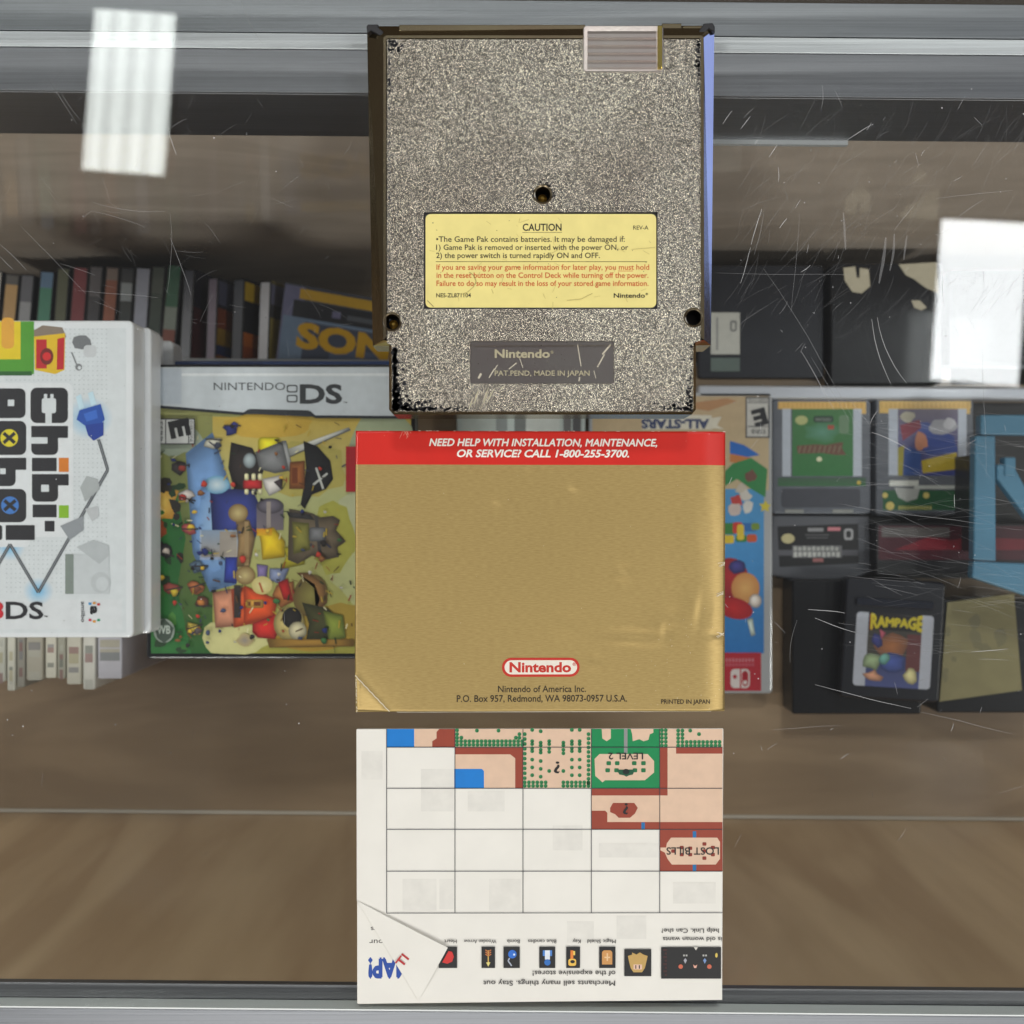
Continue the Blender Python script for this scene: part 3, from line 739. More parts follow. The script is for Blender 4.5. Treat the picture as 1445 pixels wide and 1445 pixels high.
for j in range(len(ys) - 1):
    for i in range(NX):
        cv.f.append((idx[i, j + 1], idx[i + 1, j + 1], idx[i + 1, j], idx[i, j])); cv.mi.append(1 if j < 14 else 0); cv.c.append([(1, 1, 1, 1)] * 4)
co = cv.build('cover', [M['gold_paper'], M['red_band'], M['page']], bk, smooth=True)
so_ = co.modifiers.new('card', 'SOLIDIFY'); so_.thickness = .25 * MM; so_.offset = -1
pg = MB()
for k in range(5):
    ins = rnd.uniform(-.8, .8); z0 = .24 + k * .34
    pg.prism(wpoly([(560, 1006 + ins * .6), (1004, 1005 + ins * .6), (1005, 610.5), (503.5 + ins, 608 + ins * .5), (503.5 + ins, 944)], ZB), z0, z0 + .3)
pg.build('pages', M['page'], bk)
bc = MB(); bc.prism(wpoly([(500, 1006.5), (1024, 1005.5), (1025, 609), (502, 607.4)], ZB), .02, .22); bc.build('back_cover', M['gold_paper'], bk)
def booklet_art(name, m, fn):
    a = Art(ZB + .07, zf=None, step=.02)
    a.pz = lambda x, y: cpt(x, y, a.z - ZB)
    fn(a); return a.mb.build(name, m, bk)
def f1(a):
    wht = C(240, 234, 226)
    a.text('NEED HELP WITH INSTALLATION, MAINTENANCE,', 606, 629, 321, 10, wht, bold=.03, shear=.22)
    a.text('OR SERVICE? CALL 1-800-255-3700.', 645, 644.5, 243, 10, wht, bold=.03, shear=.22)
booklet_art('banner_text', M['ink'], f1)
def f2(a):
    red = C(196, 44, 30)
    a.poly(rrect(709.5, 928.5, 819, 955.5, 13), red)
    a.poly(rrect(713, 932, 815.5, 952, 10), C(236, 228, 214))
    a.text('Nintendo', 720, 948.5, 87, 13.2, red, bold=.035); a.text('®', 809, 940, 5, 4.5, red)
booklet_art('maker_logo', M['ink'], f2)
def f3(a):
    k = C(48, 38, 22)
    a.text('Nintendo of America Inc.', 704, 977, 124, 9, k)
    a.text('P.O. Box 957, Redmond, WA 98073-0957 U.S.A.', 646, 990.5, 240, 9.2, k)
    a.text('PRINTED IN JAPAN', 934, 993.5, 69, 6, k)
booklet_art('address_text', M['ink'], f3)
def f4(a):
    wc = C(226, 214, 186)
    z_ = a.z; a.z += .16; a.line([(502.5 + 48.5 * k / 24 + .4 * math.sin(k * 1.7), 953 + 51 * k / 24) for k in range(25)], 1.3, wc); a.z = z_
    for (x, y) in [(1022, 795), (1020, 838), (1021, 897)]:
        for k in range(5): a.line([(x + 3, y + rnd.uniform(-3, 3)), (x - rnd.uniform(2, 9), y + rnd.uniform(-5, 5))], .7, wc)
    for _ in range(40):
        x, y = rnd.uniform(880, 1022), rnd.uniform(880, 1002); a.line([(x, y), (x + rnd.uniform(-1, 1), y + rnd.uniform(-1, 1))], .7, wc)
    for _ in range(30):
        x, y = rnd.uniform(506, 1020), rnd.uniform(610, 1000); a.line([(x, y), (x + rnd.uniform(-1.2, 1.2), y + rnd.uniform(-1, 1))], .5, wc)
    for _ in range(30): 
        x = rnd.uniform(504, 1022); a.line([(x, 608.4), (x + rnd.uniform(1, 5), 608.6)], .8, C(216, 190, 176))
    for _ in range(9):
        x = rnd.uniform(565, 580); a.line([(x, 609), (x + rnd.uniform(-6, 8), 609 + rnd.uniform(3, 12))], .45, C(222, 150, 132))
    for _ in range(26): 
        y = rnd.uniform(955, 1004); a.line([(505.2, y), (505.2 + rnd.uniform(0, 1.5), y + 1.5)], 1, wc)
booklet_art('edge_wear', M['ink'], f4)['kind'] = 'stuff'

# ------------------------------------------------------------------ folded map sheet
mpz = 1.5
ms = thing('map_sheet', 'folded white paper map printed upside down with a grid and a turned down corner', 'folded map', (W(762, 1220, 0)[0], W(762, 1220, 0)[1], 0))
us = MB()
for k in range(3):
    d = [0, .9, -.6][k]
    us.prism(wpoly([(504.5 + d, 1419 - k * 1.2), (1019 - d * .4, 1412.5 - k), (1020.5 - d, 1029), (503.5, 1029.5 + d * .3)], mpz), .1 + k * .36, .36 + k * .36)
us.build('lower_sheets', M['paper'], ms)
FA, FB, FC = (503.5, 1270.5), (590.5, 1411.5), (632, 1337)
ts = MB(); ts.prism(wpoly([FA, FB, (700, 1414), (1019, 1411), (1020, 1028), (503, 1029)], mpz), mpz - .16, mpz)
ts.build('top_sheet', M['paper'], ms)
fl = MB(); A_, B_, C_ = (W(*FA, mpz + .1), W(*FB, mpz + .1), W(*FC, mpz + 1.1))
def lerp(a, b, t): return tuple(a[i] * (1 - t) + b[i] * t for i in range(3))
N = 10
for i in range(N):
    t0, t1_ = i / N, (i + 1) / N
    def row(t):
        p, q = lerp(A_, C_, t), lerp(B_, C_, t); h = .3 * math.sin(math.pi * t) + .2
        return (p[0], p[1], p[2] + h), (q[0], q[1], q[2] + h)
    (p0, q0), (p1, q1) = row(t0), row(t1_)
    if i < N - 1: fl.face([p0, q0, q1, p1])
    else: fl.face([p0, q0, p1])
fo = fl.build('folded_corner', M['paper'], ms, merge=True)
sm = fo.modifiers.new('s', 'SOLIDIFY'); sm.thickness = .15 * MM
tan, brn, grn, blu, ln, tree = C(222, 190, 164), C(150, 62, 42), C(0, 134, 76), C(0, 122, 206), C(54, 58, 66), C(42, 128, 76)
gx = [545.5, 642, 738, 834.5, 931, 1019.6]; gy = [1028.6, 1054.5, 1112.5, 1170.5, 1229.5, 1288]
a = Art(mpz + .01)
for (x0, y0, x1, y1) in [(594, 1085, 640, 1145), (660, 1116, 712, 1145), (620, 1240, 640, 1283), (568, 1240, 616, 1285), (690, 1240, 735, 1285), (800, 1300, 838, 1330), (870, 1292, 912, 1325), (510, 1060, 540, 1100),
                         (780, 1165, 822, 1200), (1000, 1100, 1015, 1140), (840, 1120, 900, 1128), (845, 1190, 930, 1210), (950, 1245, 1010, 1275)]:
    a.rect(x0, y0, x1, y1, C(226, 223, 215))
# row 0
a.rect(gx[0], gy[0], 584.5, gy[1], blu); a.rect(584.5, gy[0], gx[1], gy[1], tan)
a.poly([(gx[1], gy[0]), (620, gy[0]), (616, 1033), (616, 1042), (610, 1046), (610, gy[1]), (gx[1], gy[1])], brn)
a.rect(gx[1], gy[0], gx[3], gy[1], tan); a.rect(gx[3], gy[0], gx[4], gy[1], grn); a.rect(gx[4], gy[0], gx[5], gy[1], tan)
a.poly([(849, gy[0]), (862, gy[0]), (862, 1042), (856, 1046), (850, 1042)], tan)
a.poly([(890, gy[0]), (922, gy[0]), (922, 1034), (917, 1036), (915, 1044), (908, 1046), (902, 1043), (893, 1046), (892, 1036)], tan)
a.rect(880.5, gy[0], 885.5, 1063, C(140, 142, 140)); 
# row 1
a.rect(gx[1], gy[1], gx[2], gy[2], brn); a.poly([(gx[1], 1064.5), (720, 1064.5), (727, 1070), (727, gy[2]), (gx[1], gy[2])], tan)
a.poly([(gx[1] - 1, gy[2]), (gx[1] - 1, 1085), (680, 1085), (683, 1088), (683, gy[2])], blu)
a.rect(gx[2], gy[1], gx[3], gy[2], tan); a.rect(gx[3], gy[1], gx[4], gy[2], grn)
a.rect(880.5, gy[0], 885.5, 1063, C(140, 142, 140))
a.poly([(839, 1071), (846, 1064), (914, 1064), (923, 1074), (923, 1090), (910, 1101), (854, 1101), (850, 1104), (846, 1100), (840, 1095)], tan)
a.rect(gx[4], gy[1], gx[5], gy[2], tan); a.rect(gx[4], gy[1], 942, gy[2], brn); a.rect(954, gy[1], gx[5], 1063.5, brn)
# row 2
a.rect(gx[3], gy[2], gx[5], gy[3], tan); a.rect(gx[3], gy[2], 942, 1122.5, brn); a.rect(gx[3], 1160, gx[5], gy[3], brn)
a.poly([(gx[3], 1144), (854, 1144), (857, 1147), (857, 1161), (gx[3], 1161)], brn)
a.poly([(861, 1140), (865, 1133), (895, 1133), (900, 1140), (896, 1148), (889, 1154), (873, 1154), (868, 1149), (861, 1146)], brn)
a.rect(905, 1160.5, 910, 1171, C(20, 110, 170))
# row 3
a.rect(gx[4], gy[3], gx[5], gy[4], brn)
a.poly([(941, 1190), (947, 1182), (1012, 1182), (1016, 1188), (1016, 1212), (1010, 1220), (948, 1220), (942, 1212), (938, 1203), (932, 1200), (932, 1196), (940, 1196)], tan)
a.rect(977.5, 1173, 982.5, 1182, C(20, 110, 170)); a.rect(977.5, 1220, 982.5, 1230, C(20, 110, 170))
def tr(x, y, r=2.6, col=tree): a.poly(rrect(x - r, y - r, x + r, y + r, r * .8, 2), col)
def trees(pts):
    a.up()
    for x, y in pts:
        for (q, r, cc) in ((0, 2.7, tree), (.7, 1.1, C(20, 92, 52))):
            z = a.z; p = rrect(x - r + q, y - r + q, x + r + q, y + r + q, r * .85, 2)
            a.mb.face([W(u, v, z + (.006 if q else 0)) for u, v in p], cc)
L_ = []
for k in range(17): L_ += [(645 + k * 5.75, 1046), (645 + k * 5.75, 1051)]
L_ += [(645, 1030.5), (645, 1036), (645, 1041), (651, 1041), (733, 1036), (728, 1041), (733, 1041), (673, 1031), (703.5, 1031)]
for y in range(10): L_ += [(740.5, 1036 + y * 6.9)]
for y in range(12): L_ += [(830.5, 1036 + y * 6.3)]
for k in range(6): L_ += [(740.5 + k * 5.9, 1104), (740.5 + k * 5.9, 1109)]
for k in range(7): L_ += [(795 + k * 5.9, 1104), (795 + k * 5.9, 1109)]
for x in (751, 763, 775, 795, 807, 818):
    for y in ((1030, 1046, 1050, 1056, 1060, 1072, 1083, 1094) if x in (751, 763, 807, 818) else (1046, 1050, 1056, 1061)): L_.append((x, y + (2 if x in (763, 795) else 0)))
L_ += [(775, 1088), (795, 1088)]
for y in range(5):
    L_ += [(934, 1030.5 + y * 5.4), (939.5, 1030.5 + y * 5.4), (957, 1031 + y * 5.3), (963, 1031 + y * 5.3)]
for k in range(9): L_ += [(969 + k * 5.8, 1047), (969 + k * 5.8, 1052)]
L_ += [(974, 1031), (986.5, 1036)]
trees(L_)
for (x, y) in [(859, 1077), (871, 1077), (895, 1077), (908, 1077), (857.5, 1087), (870, 1087), (896, 1087), (908, 1087)]: a.poly(rrect(x - 3.2, y - 2.8, x + 3.2, y + 2.8, 1.2, 2), C(20, 112, 64))
a.poly([(870, 1086), (896, 1086), (893, 1093), (888, 1094), (884, 1096), (880, 1094), (874, 1093)], C(14, 84, 54)); a.poly(ell(883.5, 1089, 5, 4, 10), C(10, 30, 24))
for (x, y) in [(950, 1201), (962, 1196), (962, 1206), (974, 1197), (974, 1206), (994, 1191), (994, 1201), (994, 1211), (1006, 1196), (1006, 1206)]: a.poly(rrect(x - 2.8, y - 2.4, x + 2.8, y + 2.4, 1, 2), C(136, 46, 34))
for x in gx[:5]: a.line([(x, gy[0]), (x, gy[5])], .9, ln)
for i, y in enumerate(gy[1:]): a.line([(gx[0], y + (0 if i < 4 else .6)), (gx[5] - .3, y)], .9, ln)
tk = C(30, 30, 32)
a.text('?', 790, 1075, 8.5, 16, tk, ang=180); a.text('?', 886.5, 1134, 7.5, 15, tk, ang=180)
a.text('LEVEL 2', 907.5, 1062.5, 49, 9, tk, ang=180); a.text('LOST BILLS', 1014.5, 1196, 74, 10, tk, ang=180)
# shop strip
tx = C(70, 68, 66)
a.text('help Link. Can she?', 1014.5, 1310.5, 81, 6, tx, ang=180); a.text('is old woman wants', 1018.5, 1322.5, 83, 6, tx, ang=180)
a.text('Merchants sell many things. Stay out', 868, 1384, 186, 7, tx, ang=180); a.text('of the expensive stores!', 868.5, 1370, 117, 7, tx, ang=180)
for t, x0, x1 in (('Magic Shield', 869, 829), ('Key', 819.5, 808), ('Blue candles', 785, 745), ('Bomb', 733.5, 715.5), ('Wooden Arrow', 700.5, 654.5), ('Heart', 644.5, 627)):
    a.text(t, x0, 1326, x0 - x1, 5, tx, ang=180)
bkk = C(20, 20, 22)
for x0, x1, y0, y1 in ((679.5, 698.5, 1336, 1366), (710.5, 733.5, 1336, 1366), (761, 783.5, 1336, 1366), (799, 818.5, 1336, 1366), (845.5, 868.5, 1336, 1366), (881, 919, 1339.5, 1377.5), (933, 1017.5, 1336.5, 1381), (619, 645, 1336, 1366)):
    a.rect(x0, y0, x1, y1, bkk)
gd, or_ = C(214, 176, 92), C(208, 150, 86)
a.line([(689, 1341), (689, 1362)], 1.6, gd)
for y in (1342, 1345, 1348): a.line([(685, y - 1.5), (689, y + 1), (693, y - 1.5)], 1.4, C(206, 120, 60))
a.poly([(686, 1358), (692, 1358), (689, 1364)], C(230, 216, 130))
a.poly(ell(723, 1346.5, 6, 6, 16), C(40, 110, 206)); a.poly(ell(725.5, 1347, 1.6, 1.6, 8), C(220, 232, 250)); a.line([(719, 1352), (717, 1356), (720, 1360), (722, 1363)], 1.8, C(176, 184, 200))
a.rect(766, 1341, 779, 1349, C(70, 130, 206)); a.rect(769, 1341, 776, 1354, C(226, 232, 240)); a.poly(ell(772.5, 1358, 4.5, 4.5, 12), C(40, 110, 190))
a.line([(807, 1341), (807, 1356)], 4, C(226, 130, 50)); a.rect(809, 1342, 811.5, 1348, C(236, 206, 96)); a.poly(rrect(802, 1353, 813, 1363, 3), C(236, 190, 80)); a.poly(ell(808, 1357, 3.4, 2.4, 10), bkk)
a.poly(rrect(849.5, 1341, 864, 1361, 4), or_); a.rect(849.5, 1355, 864, 1361, or_); a.rect(856, 1345, 858, 1356, C(232, 196, 150)); a.rect(853, 1350, 861, 1352, C(232, 196, 150))
a.poly([(886, 1349), (892, 1347), (892, 1344), (898, 1347), (903, 1344), (908, 1347), (914, 1349), (912, 1358), (910, 1366), (906, 1372), (894, 1372), (890, 1366), (888, 1358)], C(196, 160, 92))
a.rect(894, 1361, 906, 1368, C(226, 190, 170)); a.rect(896.5, 1362, 898, 1367, bkk); a.rect(901.5, 1362, 903, 1367, bkk)
for y in range(8): a.rect(936 + (y % 2) * 2, 1339 + y * 5, 941, 1342 + y * 5, C(64, 30, 28))
for x in (960.5, 1001): a.poly(ell(x, 1364, 3.2, 3.2, 12), C(206, 104, 76))
for x, cc in ((967, C(170, 170, 180)), (994.5, C(120, 150, 200))): a.poly([(x, 1352), (x + 2.4, 1355), (x, 1360), (x - 2.4, 1355)], cc); a.rect(x - 3, 1347, x - .6, 1349.5, C(180, 180, 176)); a.rect(x + .6, 1347, x + 3, 1349.5, C(180, 180, 176))
a.poly([(978, 1361), (981, 1363), (984, 1361), (982.5, 1366), (979.5, 1366)], C(226, 170, 150)); a.poly(ell(1011, 1348, 1.8, 3.4, 10), C(216, 190, 90)); a.poly([(979, 1336.6), (985, 1336.6), (982, 1341)], C(220, 216, 206))
a.poly([(624, 1358), (633, 1342), (638, 1343), (640.5, 1350), (638, 1357), (631, 1360)], C(206, 44, 40))
a.build('printed_map', M['ink'], ms)
a = Art(1.09)
a.text('gs', 534, 1308, 11, 6.5, tx, ang=180); a.text('our', 541, 1326, 20, 7, tx, ang=180)
a.text('MAP!', 578, 1353, 57, 26, C(20, 70, 160), ang=180, bold=.05)
a.build('lower_print', M['ink'], ms)
a = Art(mpz + .9)
a.text('TI', 567, 1366, 17, 12, C(186, 40, 44), ang=-52, bold=.02); a.build('corner_print', M['ink'], ms).parent = fo

# ------------------------------------------------------------------ helpers for the goods in the case
def case_box(t, name, pxrect, ztop, thick, m, r=6, bevel=1.0):
    b = MB(); b.prism(wpoly(rrect(*pxrect, r, 4), ztop), ztop - thick, ztop); return b.build(name, m, t, bevel=bevel, seg=3)

# --- white handheld cases, stacked flat
z3 = -69.0
t = thing('game_case', 'white game case with blue plug and bold black title topping its stack', 'game case', W(0, 676, z3 - 14), 'white game cases in a flat stack')
case_box(t, 'shell', (-217, 452, 188, 900), z3, 13.4, M['white_plastic'], 8)
a = Art(z3 + .03)
wh, kk = C(222, 226, 230), C(34, 32, 38)
a.rect(-212, 463, 178, 893, wh); a.rect(-212, 846, 172, 888, C(226, 228, 232))
a.up()
for iy in range(58):
    for ix in range(27):
        x, y = 2 + ix * 6.4, 464 + iy * 6.5
        if 5 < x < 153 and y < 838: a.mb.face([W(u, v, a.z) for u, v in rect(x, y, x + 2, y + 1.4)], C(196, 202, 206))
def halo(x, y, r): a.fan(ell(x, y, r, r * .9, 20), C(110, 190, 236), wh)
halo(54, 834, 22); halo(14, 772, 22); halo(126, 590, 34)
a.rect(-60, 453.5, 48, 528, C(84, 158, 46)); a.rect(-60, 453.5, 29, 507, C(236, 206, 30)); a.poly(rrect(2, 448, 20, 492, 7), C(234, 170, 60)); a.rect(-60, 524, 45, 530, C(40, 96, 40))
a.poly([(48, 466), (60, 459), (88, 462), (94, 476), (48, 478)], C(140, 124, 110)); a.poly([(48, 475), (92, 470), (91, 522), (78, 528), (49, 522)], C(232, 190, 36))
a.rect(51, 479, 66, 520, C(196, 34, 44)); a.poly([(81, 478), (91, 476), (90, 521), (80, 522)], C(196, 34, 44)); a.poly(ell(66, 503, 9.5, 12, 16), C(120, 30, 30)); a.poly(ell(66, 503, 6, 6, 16), C(222, 40, 44))
a.poly(blob(116, 483, 14, 11, 9, .12, 15), C(120, 122, 126)); a.poly(rrect(118, 487, 136, 504, 5), C(206, 208, 212)); a.line([(101, 497), (108, 514)], 2.2, C(130, 132, 136)); a.poly(ell(111, 518, 5, 5, 12), C(130, 132, 136)); a.poly(ell(112, 519, 2.4, 2.6, 8), wh)
a.poly(rrect(-40, 540, 103, 758, 10), C(232, 234, 238)); a.poly(rrect(-40, 540, 42, 772, 8), C(232, 234, 238))
def key(x0, y0, x1, y1, r=7): a.poly(rrect(x0, y0, x1, y1, r), kk)
key(43, 547, 96, 597, 9); a.rect(64, 576, 73, 598, wh); a.poly(rrect(59, 562, 79, 583, 3), wh); a.rect(62, 556, 66.5, 564, wh); a.rect(71, 556, 75.5, 564, wh)
key(44, 601, 96, 618, 1); key(44, 606, 82, 642, 8); a.rect(42, 617, 67, 626, wh)
key(45, 646, 80, 665, 1); a.rect(83, 646, 97, 666, C(224, 128, 36))
key(45, 669, 97, 685, 1); key(45, 669, 82, 708, 8); a.poly(rrect(58, 684, 69, 694, 1), wh)
key(46, 712, 80, 730, 1); a.rect(83, 713, 97, 731, C(140, 190, 40)); key(63, 735, 77, 750, 1)
key(-30, 548, 36, 590, 8); a.rect(11, 564, 20, 573, wh)
key(-30, 594, 37, 642, 9); a.poly(ell(13, 618, 12.5, 12.5, 20), C(232, 214, 40)); a.line([(5, 611), (21, 625)], 5, kk); a.line([(5, 625), (21, 611)], 5, kk)
key(-30, 646, 37, 663, 1); key(-30, 646, 22, 686, 8); a.rect(0, 661, 8, 669, wh)
key(-30, 690, 37, 737, 9); a.poly(ell(14, 713, 12.5, 12.5, 20), C(66, 126, 206)); a.line([(6, 706), (22, 720)], 5, kk); a.line([(6, 720), (22, 706)], 5, kk)
key(8, 741, 49, 762, 1); key(-14, 741, 3, 762, 3)
# plug and cord
a.poly([(107, 560), (114, 556), (119, 575), (112, 578)], C(206, 232, 246)); a.poly([(124, 555), (131, 552), (136, 570), (129, 573)], C(206, 232, 246))
a.poly([(112, 579), (142, 570), (148, 592), (140, 600), (122, 602), (108, 592)], C(40, 84, 176)); a.poly([(120, 600), (146, 596), (146, 614), (132, 622), (124, 614)], C(34, 64, 156)); a.poly([(118, 584), (136, 578), (138, 590), (122, 595)], C(60, 110, 206))
for wdt, cc in ((4.2, C(62, 64, 70)), (1.2, C(150, 154, 160))):
    a.line([(139, 620), (152, 663), (54, 836), (14, 768), (-16, 820)], wdt, cc)
for pts, cc in (([(113, 688), (122, 672), (138, 676), (141, 690), (120, 708)], C(176, 180, 182)), ([(120, 718), (138, 714), (140, 728), (130, 736)], C(196, 198, 202)), ([(85, 742), (118, 728), (118, 748), (98, 762)], C(150, 154, 160)), ([(92, 782), (154, 782), (154, 838), (92, 838)], C(206, 210, 214)), ([(92, 782), (104, 782), (104, 838), (92, 838)], C(132, 142, 136)), ([(108, 772), (132, 762), (154, 770), (154, 784), (140, 796)], C(188, 192, 196))): a.poly(pts, cc)
a.poly(ell(142, 822, 14, 15, 20), C(196, 200, 204)); a.poly(ell(144, 824, 9, 10, 18), C(208, 212, 216))
a.text('DS', 8, 873, 53, 23, kk, bold=.02); a.text('3', -17, 873, 22, 23, C(206, 20, 40), bold=.04); a.text('™', 62, 872, 5, 3, kk)
a.text('a', 128, 855, 12, 12, kk, ang=90, bold=.05); a.text('amiibo', 114.5, 849, 29, 5.5, C(80, 80, 84), ang=90)
for (x, y, cc) in ((127, 852, (60, 150, 210)), (133, 851, (220, 150, 50)), (139, 853, (206, 50, 50)), (127, 875, (206, 60, 90)), (133, 877, (230, 160, 60)), (139, 875, (50, 160, 120))): a.rect(x - 2, y - 1.6, x + 2, y + 1.6, C(*cc))
a.build('cover_art', M['ink_gloss'], t)
lab3 = ['second white game case from the top, under the one with the blue plug', 'third white game case from the top of the white stack', 'lowest white game case of the flat white stack']
for i in range(3):
    zt = z3 - 14 * (i + 1)
    t = thing('game_case', lab3[i], 'game case', W(0, 676, zt - 14), 'white game cases in a flat stack')
    k = (D - z3) / (D - zt); cx, cy = CX, CY
    dx = (7, -5, 6)[i]
    q = [cx + (-217 - cx) * k + dx, cy + (452 - cy) * k + (1, -2, 3)[i], cx + (188 - cx) * k + dx, cy + (900 - cy) * k]
    case_box(t, 'shell', q, zt, 12.6, M['white_plastic'], 7)
# --- row of pale cases on edge under the stack
zr = z3 - 56 - .6
edges = [(-16, 7, 962, (196, 196, 186)), (10, 21, 975, (210, 208, 196)), (24, 35, 970, (150, 146, 136)), (37, 60, 960, (176, 170, 156)), (64, 79, 957, (214, 210, 196)), (81, 92, 958, (166, 164, 150)), (94, 114, 966, (206, 202, 188)), (117, 134, 973, (220, 218, 210)), (138, 172, 958, (196, 194, 204))]
lab_e = ['dull cream', 'cream, longest of the left ones', 'narrow stone grey', 'wide beige with dark print', 'clean cream', 'olive grey', 'pale cream', 'brightest white, furthest reaching', 'widest, pale lilac']
for i, (x0, x1, y1, c) in enumerate(edges):
    t = thing('boxed_game', f'{lab_e[i]} box on edge under the white game cases', 'game box', W((x0 + x1) / 2, 850, SH), 'pale boxes standing on edge below the stack')
    b = MB(); p = wpoly(rrect(x0, 590, x1, y1, 2, 2), zr); b.prism(p, SH + .2, zr); b.build('box', mat('pale card', C(*c), .5, coat=.2, var=.08), t, bevel=.6)
    a = Art(zr + .03)
    for k in range(4):
        y = rnd.uniform(902, y1 - 12); cc = rnd.choice(((120, 70, 70), (90, 96, 90), (170, 160, 120), (110, 110, 120), (190, 190, 180)))
        a.rect(x0 + 3, y, x1 - 3, y + rnd.uniform(4, 16), C(*[min(255, (c[q] + cc[q]) // 2) for q in range(3)]))
    a.build('edge_print', M['ink_gloss'], t)

# --- dark cover case with silver banner
zd = -100.0
t = thing('game_case', 'black game case with silver banner, sword and coloured bricks on its cover', 'game case', W(395, 722, zd - 14), 'handheld game cases under the booklet')
case_box(t, 'shell', (206, 514, 586, 930), zd, 13.4, M['dark_plastic'], 6)
a = Art(zd + .03)
a.rect(213, 519, 580, 922, C(172, 172, 108))
# ground, sky and fields
a.grad(213, 585, 300, 922, C(150, 150, 90), C(40, 96, 40))
a.grad(300, 588, 580, 700, C(206, 176, 80), C(188, 190, 132)); a.grad(300, 700, 580, 922, C(188, 190, 132), C(170, 164, 70))
for (x, y, rx, ry, c) in [(430, 660, 60, 40, (196, 180, 96)), (540, 640, 46, 60, (176, 184, 150)), (520, 800, 54, 60, (198, 198, 140)), (480, 880, 60, 30, (180, 150, 60)), (330, 900, 50, 24, (222, 214, 150)), (250, 620, 34, 22, (170, 180, 160)), (380, 600, 60, 18, (216, 176, 70)), (440, 900, 50, 18, (200, 160, 60)), (520, 720, 40, 40, (200, 200, 160)), (470, 760, 30, 50, (186, 180, 80))]:
    a.fan(blob(x, y, rx, ry, 20, .12), C(*c), C(int(c[0] * .95), int(c[1] * .96), int(c[2] * .95)))
a.poly([(213, 690), (250, 700), (262, 760), (250, 830), (270, 922), (213, 922)], C(48, 118, 56))
a.fan(blob(232, 708, 20, 26, 12, .3), C(250, 214, 110), C(214, 150, 50)); a.fan(blob(222, 744, 16, 18, 12, .35), C(200, 90, 40), C(150, 70, 36)); a.fan(blob(225, 720, 9, 9, 10, .3), C(255, 240, 180), C(240, 190, 80))
for _ in range(26): a.poly(blob(rnd.uniform(214, 262), rnd.uniform(620, 920), rnd.uniform(3, 9), rnd.uniform(3, 9), 8, .4), C(*rnd.choice(((40, 70, 40), (60, 120, 50), (30, 60, 36), (80, 140, 60), (50, 46, 40)))))
# pale blue flank of bricks
a.sh([(262, 640), (300, 610), (330, 700), (332, 825), (296, 835), (272, 780)], C(126, 166, 220)); a.fan(blob(302, 745, 26, 60, 16, .1), C(170, 204, 240), C(126, 166, 220))
a.sh([(296, 690), (356, 690), (372, 726), (360, 760), (330, 770), (300, 760)], C(52, 62, 132)); a.grad(282, 748, 340, 790, C(190, 204, 226), C(170, 186, 220)); a.sh([(318, 784), (336, 784), (334, 824), (316, 822)], C(46, 60, 150))
a.fan(ell(306, 684, 18, 13, 16), C(230, 244, 250), C(110, 170, 206))
# dark block, grey cup guard and blade
a.sh([(326, 624), (356, 632), (372, 664), (362, 694), (330, 690), (322, 660)], C(44, 36, 36))
a.sh(rrect(364, 617, 396, 640, 6), C(222, 206, 40))
a.sh([(400, 636), (492, 603), (495, 607), (408, 645)], C(190, 190, 184)); a.line([(408, 645), (494, 606)], 1.5, C(90, 90, 90))
a.sh([(360, 638), (400, 622), (410, 664), (388, 668), (366, 662)], C(120, 120, 122)); a.sh([(398, 622), (404, 622), (413, 660), (408, 666)], C(150, 150, 150)); a.sh(ell(352, 650, 9, 11, 16), C(150, 160, 164))
a.sh(rrect(343, 677, 370, 690, 3), C(180, 40, 44)); 
for x in (348, 358, 367): a.sh(rrect(x - 3, 668, x + 3, 678, 2), C(222, 214, 170)); a.sh(rrect(x - 3, 690, x + 3, 698, 2), C(222, 214, 170))
a.sh([(370, 676), (398, 670), (396, 692), (380, 700), (374, 690)], C(206, 200, 196)); a.sh([(386, 680), (399, 674), (398, 692)], C(60, 50, 54))
# black cocked hat with crossed bones
a.sh([(428, 622), (448, 630), (466, 650), (470, 676), (460, 690), (440, 698), (430, 718), (424, 712), (428, 690), (432, 660)], C(30, 30, 34)); a.line([(446, 660), (456, 690)], 3, C(206, 206, 200)); a.line([(442, 684), (462, 668)], 3, C(206, 206, 200)); a.sh([(409, 652), (430, 650), (430, 690), (408, 690)], C(150, 90, 46)); a.rect(412, 660, 420, 682, C(120, 60, 30))
# grey helmet dome, golden hilt, sleeves
a.grad(362, 712, 400, 748, C(98, 92, 104), C(122, 112, 118)); a.sh(ell(381, 714, 19, 11, 20), C(98, 92, 104)); a.rect(376, 708, 382, 746, C(160, 148, 140))
a.grad(284, 748, 336, 786, C(150, 170, 196), C(180, 170, 160)); a.rect(310, 750, 334, 784, C(170, 160, 150))
a.sh([(332, 730), (352, 734), (360, 760), (352, 800), (334, 800), (336, 764)], C(140, 112, 74)); a.rect(345, 736, 351, 798, C(166, 138, 96))
for (x, y) in ((336, 724), (346, 812)): a.fan(ell(x, y, 14, 13, 20), C(206, 186, 130), C(132, 104, 62))
a.sh([(364, 748), (386, 744), (402, 764), (402, 786), (370, 790), (368, 766)], C(216, 182, 30)); a.sh([(400, 772), (428, 768), (430, 796), (394, 804), (404, 786)], C(176, 164, 40)); a.grad(362, 746, 384, 756, C(226, 150, 40), C(222, 176, 34))
